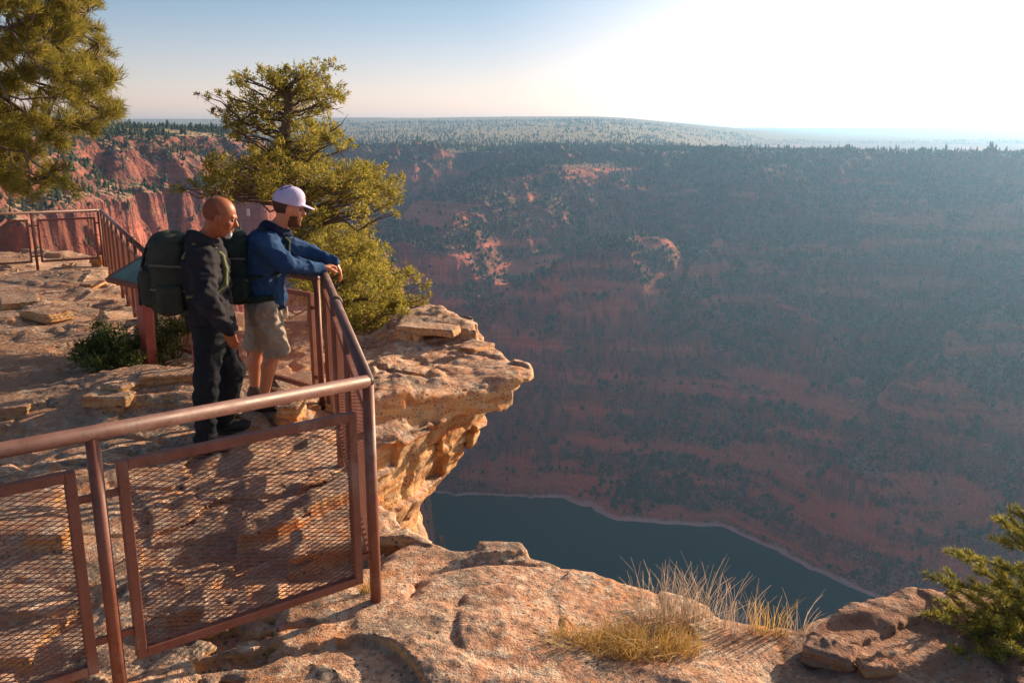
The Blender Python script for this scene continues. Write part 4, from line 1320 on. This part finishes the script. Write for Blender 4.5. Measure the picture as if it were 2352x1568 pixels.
# ------------------------------------------------------------------ trees, shrubs, grass, loose stones
def leaf_mat(name, stops, transl=.5, var=6.0):
    M = NT(name)
    q = M.n.new('ShaderNodeNewGeometry')
    c = M.ramp(q.outputs['Random Per Island'], stops)
    n = M.noise(M.pos(), var, 3, .6)
    c = M.mix(M.ramp(n, [(.35, 0), (.65, .6)]), c, tuple(v * .7 for v in stops[0][1]))
    M.finish(c, None, .6, .25)
    tr = M.n.new('ShaderNodeBsdfTranslucent'); M.link(c, tr.inputs['Color'])
    ms = M.n.new('ShaderNodeMixShader'); ms.inputs[0].default_value = transl
    M.link(M.b.outputs[0], ms.inputs[1]); M.link(tr.outputs[0], ms.inputs[2]); M.link(ms.outputs[0], M.out.inputs['Surface'])
    return M.m


def bark_mat(name, col):
    M = NT(name); P = M.pos()
    b = M.noise(M.mapping(P, (22, 22, 5)), 1.0, 5, .65)
    c = M.mix(M.ramp(b, [(.35, 0), (.65, 1)]), tuple(v * .45 for v in col), col)
    return M.finish(c, M.bump(b, .9, .02), .95, .1)


JUN = leaf_mat('juniper_foliage', [(0, (.20, .20, .035)), (.45, (.38, .33, .050)), (.8, (.55, .44, .08)), (1, (.62, .40, .13))])
PINE = leaf_mat('pine_needles', [(0, (.18, .18, .030)), (.5, (.36, .30, .045)), (.9, (.42, .32, .07)), (1, (.46, .27, .11))])
BUSH = leaf_mat('bush_foliage', [(0, (.06, .10, .028)), (.6, (.15, .19, .045)), (1, (.34, .33, .09))], .25)
FIR = leaf_mat('young_fir_needles', [(0, (.20, .21, .040)), (.6, (.42, .38, .06)), (1, (.56, .46, .10))], .3)
BARK = bark_mat('grey_brown_bark', (.20, .145, .115))
DRY = leaf_mat('dry_grass', [(0, (.46, .34, .24)), (.6, (.58, .46, .34)), (1, (.66, .55, .44))], .35)
GOLD = leaf_mat('golden_grass', [(0, (.50, .31, .08)), (.6, (.66, .42, .13)), (1, (.60, .46, .18))], .4)


def unit(rng, n):
    v = rng.normal(size=(n, 3)); return v / np.linalg.norm(v, axis=1)[:, None]


def blades(P, D, Lg, W, rng):
    """diamond blades from P along D, length Lg, width W (arrays)"""
    n = len(P)
    side = np.cross(D, unit(rng, n)); side /= np.maximum(np.linalg.norm(side, axis=1)[:, None], 1e-6)
    Lg = Lg[:, None]; W = W[:, None]
    V = np.stack([P, P + D * Lg * .45 + side * W, P + D * Lg, P + D * Lg * .45 - side * W], 1).reshape(-1, 3)
    return V, np.arange(n * 4).reshape(n, 4)


class Tubes:
    def __init__(s): s.V = []; s.F = []; s.n = 0

    def add(s, pts, rad, k=6):
        V, F = tube_mesh(pts, rad, k, False)
        s.V += [tuple(v) for v in V]; s.F += [tuple(q + s.n for q in f) for f in F]; s.n = len(s.V)

    def build(s, name, mat, parent, loc):
        V = np.array(s.V) - np.array(loc)
        return mesh_np(name, V, np.array(s.F), mat, parent)


def bend(a, b, rng, sag=.12, n=5):
    a = Vector(a); b = Vector(b); L = (b - a).length; r = []
    j = [Vector(rng.normal(size=3)) * L * .045 for _ in range(n + 1)]
    for i in range(n + 1):
        t = i / n
        p = a.lerp(b, t) + j[i] * math.sin(math.pi * t) + Vector((0, 0, -sag * L * math.sin(math.pi * t)))
        r.append(p)
    return r


def tapered(n, r0, r1): return [r0 + (r1 - r0) * i / (n - 1) for i in range(n)]


def near_on(path, p, below=.15):
    best = None
    for a, b in zip(path[:-1], path[1:]):
        for t in (0, .25, .5, .75, 1):
            q = a.lerp(b, t); d = (q - p).length + max(0, q.z - (p.z - below)) * 1.6
            if best is None or d < best[0]: best = (d, q)
    return best[1]


def clump_leaves(c, r, n, rng, Lg=.04, W=.007, flat=.75):
    """sprays spread through a lump with lobes of its own"""
    k = max(4, int(n / 26))
    cc = unit(rng, k) * (rng.rand(k, 1) ** .45) * r; cc[:, 2] *= flat
    m = rng.randint(0, k, n)
    P = np.array(c) + cc[m] + rng.normal(size=(n, 3)) * r * .15
    out = P - np.array(c); out /= np.maximum(np.linalg.norm(out, axis=1)[:, None], 1e-6)
    D = out * .8 + unit(rng, n) * .8 + np.array([0, 0, .35]); D /= np.linalg.norm(D, axis=1)[:, None]
    return blades(P, D, Lg * rng.uniform(.6, 1.4, n), W * rng.uniform(.7, 1.3, n), rng)


def put_leaves(parts, name, mat, root):
    V = np.concatenate([p[0] for p in parts]); F = []; o = 0
    for v, f in parts: F.append(f + o); o += len(v)
    V = V - np.array(root.location)
    return mesh_np(name, V, np.concatenate(F), mat, root, smooth=False)


# ---- the big twisted juniper beyond the railing
rng = np.random.RandomState(42)
CL = [(560, 165, 20), (548, 190, 14), (596, 158, 24), (640, 163, 28), (690, 150, 26), (733, 143, 22), (668, 185, 30), (718, 180, 26), (745, 165, 16),
      (735, 212, 28), (768, 232, 18), (690, 222, 28), (640, 232, 26), (590, 240, 30), (534, 240, 24), (512, 215, 14), (505, 262, 16), (530, 275, 22), (568, 280, 26), (612, 272, 28), (662, 262, 24), (716, 262, 24), (745, 252, 16),
      (555, 312, 16), (538, 300, 14), (706, 300, 26), (750, 306, 28), (780, 322, 18), (725, 325, 24),
      (598, 352, 26), (560, 374, 24), (640, 352, 28), (690, 350, 30), (724, 366, 28), (540, 395, 26), (498, 404, 18), (476, 414, 14), (590, 398, 32), (640, 395, 32), (700, 398, 32), (750, 398, 26), (796, 410, 26), (830, 395, 28), (868, 392, 26), (892, 430, 22), (858, 440, 32), (806, 446, 30), (744, 448, 32), (560, 440, 28), (515, 432, 20), (604, 432, 28), (650, 440, 26), (700, 440, 28), (905, 462, 12), (876, 478, 20), (830, 468, 18),
      (720, 492, 28), (760, 492, 22), (740, 530, 32), (782, 542, 32), (826, 552, 28), (856, 566, 24), (760, 582, 36), (805, 600, 36), (852, 604, 34), (884, 618, 24), (780, 642, 36), (832, 652, 40), (884, 656, 34), (918, 652, 22), (944, 690, 22), (972, 700, 12), (800, 700, 36), (852, 702, 40), (902, 706, 30), (930, 728, 20), (824, 738, 30), (874, 742, 28), (768, 700, 28), (700, 560, 26), (690, 610, 26), (720, 650, 28), (690, 680, 22)]
trunk = [Vector(at(735, 790, 10.35)), Vector(at(728, 700, 10.35)), Vector(at(700, 600, 10.3)), Vector(at(676, 480, 10.25)), Vector(at(658, 390, 10.2)), Vector(at(654, 310, 10.2)), Vector(at(664, 250, 10.15)), Vector(at(660, 205, 10.1)), Vector(at(690, 165, 10.1))]
base = trunk[0].copy(); base.z = gz(base.x, base.y) - .05; trunk[0] = base
root = empty('juniper_tree', base, 'big twisted juniper with yellow green foliage growing beyond the railing behind the two men', 'tree')
tb = Tubes(); tb.add(trunk, [.135, .12, .105, .09, .075, .062, .048, .036, .016], 10)
leaves = []
for (px, py, r) in CL:
    if py < 200: py += 14; px = 655 + (px - 655) * .93
    hw = 1.0 if py > 330 else .65
    dup_ = [(0, 1.0)] + [(rng.uniform(.35, 1.0) * s * hw, .95) for s in ((-1, 1) if py > 300 else (rng.choice([-1, 1]),))]
    for dy, k in dup_:
        Y = 10.2 + dy + rng.uniform(-.15, .15)
        c = Vector(at(px, py, 10.2)); c.y = Y
        if dy: c.x += rng.uniform(-.12, .12); c.z += rng.uniform(-.1, .08)
        rm = r / 2052 * 10.4 * 1.08 * k
        n = int(580 * (rm / .15) ** 2 * (.8 if not dy else .6))
        leaves.append(clump_leaves(c, rm, n, rng, .040, .0066))
        o = near_on(trunk, c); p = bend(o, c, rng, .05)
        tb.add(p, tapered(len(p), .007 + .012 * min(1, (c - o).length), .004), 5)
        for _ in range(2):
            e = c + Vector(unit(rng, 1)[0]) * rm
            tb.add(bend(p[3], e, rng, 0, 3), tapered(4, .006, .002), 4)
# bare grey twigs on the right and low side
for px, py, qx, qy in ((760, 300, 800, 262), (770, 330, 800, 372), (820, 470, 838, 520), (850, 480, 872, 528), (950, 720, 975, 748), (930, 690, 992, 672), (660, 440, 730, 470), (705, 205, 790, 262)):
    a = Vector(at(px, py, 10.1)); b = Vector(at(qx, qy, 10.0)); tb.add(bend(a, b, rng, .1), tapered(6, .009, .002), 4)
tb.build('trunk', BARK, root, root.location)
put_leaves(leaves, 'crown', JUN, root)

# ---- the pine at the left edge, its trunk just outside the frame
rng = np.random.RandomState(5)
poly = [(-420, -420), (120, -300), (190, -120), (222, 0), (232, 55), (240, 115), (262, 180), (248, 228), (272, 262), (236, 296), (196, 300), (196, 360), (150, 392), (172, 424), (96, 442), (0, 440), (-160, 430), (-420, 380)]
pts = []
while len(pts) < 900:
    x, y = rng.uniform(-420, 290), rng.uniform(-420, 445)
    if inside(np.array([x]), np.array([y]), poly)[0]:
        # looser below, an opening where the cliffs show through
        if 60 < x < 215 and 296 < y < 380 and rng.rand() < .72: continue
        if 20 < x < 140 and 218 < y < 262 and rng.rand() < .75: continue
        if x < 60 and 20 < y < 70 and rng.rand() < .5: continue
        pts.append((x, y))
ptrunk = [Vector((-6.6, 9.8, 0)), Vector((-6.55, 9.8, -1.0)), Vector((-6.5, 9.75, .3)), Vector((-6.45, 9.7, 1.6)), Vector((-6.4, 9.7, 3.0)), Vector((-6.35, 9.7, 4.0))]
ptrunk[0].z = gz(-6.6, 9.8) - .08
root = empty('pine_tree', ptrunk[0], 'tall pine with long tufted needles at the left edge of the view', 'tree')
tb = Tubes(); tb.add(ptrunk, [.22, .19, .16, .13, .08, .03], 12)
limbs = []
for (qx, qy, Y, t) in ((200, 30, 9.2, .86), (225, 100, 9.6, .8), (245, 180, 9.3, .70), (255, 262, 9.5, .58), (150, 290, 9.0, .56), (190, 225, 10.2, .62), (100, 410, 9.3, .40), (165, 425, 9.8, .38), (60, 350, 8.7, .45), (120, -60, 9.4, .9), (60, 120, 8.6, .72), (20, 220, 8.5, .6), (-60, 380, 9.0, .4), (-200, 60, 8.6, .72), (-250, 250, 9.2, .55), (-150, -150, 10.2, .9), (130, 60, 10.6, .78), (90, 200, 10.8, .62)):
    a = ptrunk[0].lerp(ptrunk[-1], t); b = Vector(at(qx, qy, Y))
    p = bend(a, b, rng, .05, 7); tb.add(p, tapered(8, .045, .008), 7); limbs.append(p)
lv = []
for (x, y) in pts:
    Y = rng.uniform(8.5, 10.9)
    c = Vector(at(x, y, Y))
    best = min(limbs, key=lambda L: min((q - c).length for q in L[2:]))
    q = min(best[2:], key=lambda q: (q - c).length)
    if (q - c).length > 1.0 and rng.rand() < .5: continue
    pth = bend(q, c, rng, .04, 4); tb.add(pth, tapered(5, .010, .004), 4)
    ax_ = (pth[-1] - pth[-2]).normalized()
    for s in range(3):
        cc_ = c + Vector(unit(rng, 1)[0]) * (.09 if s else 0)
        if s: tb.add([pth[-2], cc_], [.004, .003], 3)
        m = 92
        Pn = np.array(cc_) + rng.normal(size=(m, 3)) * .022
        D = unit(rng, m) + np.array(ax_) * .75 + np.array([0, 0, .35]); D /= np.linalg.norm(D, axis=1)[:, None]
        lv.append(blades(Pn, D, rng.uniform(.08, .135, m), rng.uniform(.0026, .0042, m), rng))
tb.build('trunk', BARK, root, root.location)
put_leaves(lv, 'needles', PINE, root)


# ---- shrubs
def shrub(name, c, rad, n, mat, label, cat='bush', seed=1, Lg=.035, W=.007, zs=1.0):
    rg = np.random.RandomState(seed)
    c = Vector(c); zb = gz(c.x, c.y); r_ = empty(name, (c.x, c.y, zb - .02), label, cat)
    t_ = Tubes(); L = []
    k = max(6, int(n / 420))
    for i in range(k):
        d = unit(rg, 1)[0]; d[2] = abs(d[2]) * 1.1
        e = Vector((c.x, c.y, zb + rad * .25)) + Vector(d) * rad * rg.uniform(.45, .95)
        e.z = zb + max(.05, (e.z - zb) * zs)
        p = bend((c.x + rg.uniform(-.03, .03), c.y, zb - .03), e, rg, -.05, 4); t_.add(p, tapered(5, .012, .003), 5)
        L.append(clump_leaves(e, rad * rg.uniform(.26, .42), int(n / k), rg, Lg, W))
    t_.build('stems', BARK, r_, r_.location)
    put_leaves(L, 'foliage', mat, r_)
    return r_


shrub('juniper_bush', at(276, 800, 8.25), .38, 9000, BUSH, 'dark green juniper bush beside the red leg of the information sign', seed=3, zs=1.0)
shrub('juniper_bush', at(405, 800, 8.75), .40, 6500, BUSH, 'dark bush between the sign leg and the bald man', seed=4)
shrub('juniper_bush', (-3.0, 8.55, 0), .38, 5000, BUSH, 'low dark bush hidden behind the legs of the two men', seed=9) if False else None
shrub('shrub', (-1.25, 9.75, 0), .22, 2200, JUN, 'small yellow green shrub at the foot of the big juniper', seed=6)

# ---- young fir at the lower right
rng = np.random.RandomState(31)
fb = Vector(at(2395, 1560, 3.5)); fb.z = gz(fb.x, fb.y) - .03
root = empty('young_fir', fb, 'young fir with stiff yellow green sprigs at the lower right corner', 'tree')
tb = Tubes(); ft = Vector((fb.x + .02, fb.y + .03, -1.30)); tr_ = bend(fb, ft, rng, 0, 6); tb.add(tr_, tapered(7, .022, .006), 8)
lv = []


def sprig(a, b, w0, need=.034, dens=900):
    a = Vector(a); b = Vector(b); L = (b - a).length; p = bend(a, b, rng, .06, 5); tb.add(p, tapered(6, w0, .0022), 5)
    n = int(dens * L); t = rng.rand(n) ** .8
    P = np.array([p[min(int(q * 5), 4)].lerp(p[min(int(q * 5), 4) + 1], q * 5 - min(int(q * 5), 4)) for q in t])
    ax = np.array((b - a).normalized())
    D = unit(rng, n) * .85 + ax * .75 + np.array([0, 0, .25]); D /= np.linalg.norm(D, axis=1)[:, None]
    lv.append(blades(P, D, need * rng.uniform(.7, 1.2, n), rng.uniform(.0015, .0024, n), rng))
    return p


for (qx, qy, Y) in ((2210, 1400, 3.5), (2270, 1460, 3.6), (2330, 1420, 3.35), (2220, 1530, 3.5), (2340, 1300, 3.7), (2345, 1230, 3.3), (2295, 1330, 3.5), (2180, 1400, 3.75), (2350, 1520, 3.5), (2280, 1520, 3.7), (2170, 1330, 3.6), (2295, 1190, 3.55), (2335, 1165, 3.4), (2190, 1262, 3.5), (2245, 1300, 3.7), (2122, 1318, 3.45), (2150, 1372, 3.65), (2118, 1410, 3.4), (2165, 1450, 3.6), (2190, 1490, 3.35), (2240, 1350, 3.3), (2285, 1290, 3.65), (2300, 1240, 3.35), (2260, 1420, 3.3), (2250, 1500, 3.3), (2300, 1380, 3.8), (2320, 1480, 3.2), (2460, 1200, 3.5), (2520, 1300, 3.6), (2500, 1420, 3.4), (2420, 1130, 3.5), (2560, 1150, 3.7), (2620, 1250, 3.8), (2640, 1380, 3.9), (2480, 1060, 3.7), (2550, 1480, 3.9), (2440, 1250, 3.9), (2460, 1350, 3.75), (2420, 1180, 3.75), (2300, 1540, 3.3)):  # sprigs past the right edge are added, unseen, to shade the rock
    e = Vector(at(qx, qy, Y)); e.z = max(e.z, gz(e.x, e.y) + .03)
    k = min(range(len(tr_)), key=lambda i: (tr_[i] - e).length + max(0, tr_[i].z - e.z + .12) * 2)
    p = sprig(tr_[k], e, .008)
    for j in (1, 2, 3, 4):
        for s in (-1, 1):
            d = (e - tr_[k]).normalized(); sd_ = d.cross(Vector((0, 0, 1))).normalized() * s
            q = p[j] + (d * .75 + sd_ * .7 + Vector((0, 0, rng.uniform(-.1, .35)))).normalized() * rng.uniform(.05, .11)
            sprig(p[j], q, .003, .031, 1100)
tb.build('trunk', BARK, root, root.location)
put_leaves(lv, 'needles', FIR, root)


# ---- grass
def grass(c, n, hgt, spread, mat, label, seed, lean=.25, w=.0022, seeds=False, group=None):
    rg = np.random.RandomState(seed)
    c = Vector(c); zb = gz(c.x, c.y)
    r_ = empty('grass_clump', (c.x, c.y, zb), label, 'grass', group)
    V = []; F = []; o = 0
    for i in range(n):
        a = rg.uniform(0, 6.28); rr_ = spread * rg.rand() ** .6
        x, y = c.x + rr_ * math.cos(a) * 1.3, c.y + rr_ * math.sin(a) * .8
        h = hgt * rg.uniform(.55, 1.1); dx, dy = rg.normal(size=2) * lean * h + np.array([math.cos(a), math.sin(a)]) * lean * h * .8
        z = zb - .02
        a2 = rg.uniform(0, 3.14); sx, sy = math.cos(a2) * w, math.sin(a2) * w
        m = 5
        for k in range(m + 1):
            t = k / m; ww = (1 - t * .8) * (1 if not seeds or k < m - 1 else 1.9)
            px, py, pz = x + dx * t * t, y + dy * t * t, z + h * (t - .12 * t * t)
            V += [(px - sx * ww, py - sy * ww, pz), (px + sx * ww, py + sy * ww, pz)]
        for k in range(m): F.append((o + 2 * k, o + 2 * k + 1, o + 2 * k + 3, o + 2 * k + 2))
        o += 2 * (m + 1)
    mesh_np('blades', np.array(V) - np.array(r_.location), np.array(F), mat, r_)


grass(at(1530, 1475, 3.72), 120, .30, .13, DRY, 'tall pale dry grass standing against the dark water, widest clump', 1, .22, .0020, True)
grass(at(1610, 1490, 3.70), 70, .30, .10, DRY, 'pale dry grass stems to the right of the widest clump', 2, .28, .0020, True)
grass(at(1690, 1500, 3.62), 46, .28, .07, DRY, 'thin upright dry grass in the dip of the rock', 3, .2, .0020, True)
grass(at(1765, 1500, 3.60), 60, .22, .07, GOLD, 'golden upright grass in the dip before the right rock', 4, .2, .0024)
grass(at(1830, 1480, 3.62), 26, .20, .06, DRY, 'few thin dry stems beside the right rock', 5, .3, .0018, True)
grass(at(1490, 1530, 3.45), 520, .15, .17, GOLD, 'dense golden grass tuft, largest of the low tufts', 6, .45, .0022)
grass(at(1400, 1540, 3.42), 300, .12, .12, GOLD, 'golden grass tuft left of the largest tuft', 7, .5, .0022)
grass(at(1310, 1548, 3.42), 200, .10, .10, GOLD, 'small yellow green tuft at the bottom edge', 8, .5, .0022)
grass(at(842, 1338, 3.88), 60, .10, .025, GOLD, 'small yellow weed at the foot of the corner post', 9, .3, .0025)


# ---- loose stones
def stone(c, s, label, seed, mat=MAT_ROCK, group=None):
    c = Vector(c); zb = gz(c.x, c.y)
    r = np.random.RandomState(seed); yaw = r.uniform(0, 3.14)
    f = (math.cos(yaw), math.sin(yaw), 0); l = (-math.sin(yaw), math.cos(yaw), 0)
    cen = (c.x, c.y, zb + s[2] * .55)
    prim = [('b', cen, s, min(s) * .35, [f, l, (0, 0, 1)])]
    ms = min(s)
    o = grow('rock', prim, .01, max(.007, max(s) / 26), mat, None, lambda X, ff: ff + ms * .45 * fbm(X[0] / max(s) * 1.2 + seed, X[1] / max(s) * 1.2, X[2] / ms * .8, 3, seed) + .12 * ms * np.tanh(vnoise(X[2] / ms * 3, X[2] * 0, None, seed) * 3))
    tag(o, label, 'rock', 'loose stones on the ledge')


def gpt(px, py):
    """where the ray through a display pixel meets the rock"""
    lo, hi = 2.0, 22.0; pr = None
    for Y in np.linspace(lo, hi, 160):
        p = at(px, py, Y); g = gz(p.x, p.y)
        if p.z < g and pr: return Vector((p.x, p.y, g))
        pr = True
    return at(px, py, 10)


for i, (px, py, s, lb) in enumerate(((668, 962, (.13, .09, .06), 'rounded orange stone below the rail, right of the boots'), (45, 700, (.42, .24, .06), 'flat slab lying left of the sandy path'), (110, 738, (.30, .18, .05), 'second flat slab, in front of the larger one at the left'),
                                     (232, 612, (.16, .13, .12), 'upright orange stone at the foot of the long railing'), (215, 660, (.20, .12, .05), 'thin stone near the teal sign'), (30, 960, (.14, .10, .05), 'pale stone at the left edge above the near rail'),
                                     (255, 950, (.18, .10, .04), 'flat stone in the sand above the near rail'), (395, 880, (.24, .12, .05), 'slab on the stacked ledge left of the bald man'), (300, 905, (.20, .12, .05), 'slab at the left end of the stacked ledge'),
                                     (985, 775, (.30, .14, .04), 'slab on top of the overhanging lip'), (1095, 812, (.16, .10, .03), 'smaller slab near the tip of the overhanging lip'),                                      (1905, 1530, (.10, .07, .04), 'pale stone on the right rock'), (2010, 1555, (.07, .05, .03), 'small stone below the young fir'), (160, 615, (.14, .10, .05), 'stone below the farthest railing'))):
    p = gpt(px, py); stone(p, s, lb, 50 + i)
print('plants', round(time.time() - T0, 1))
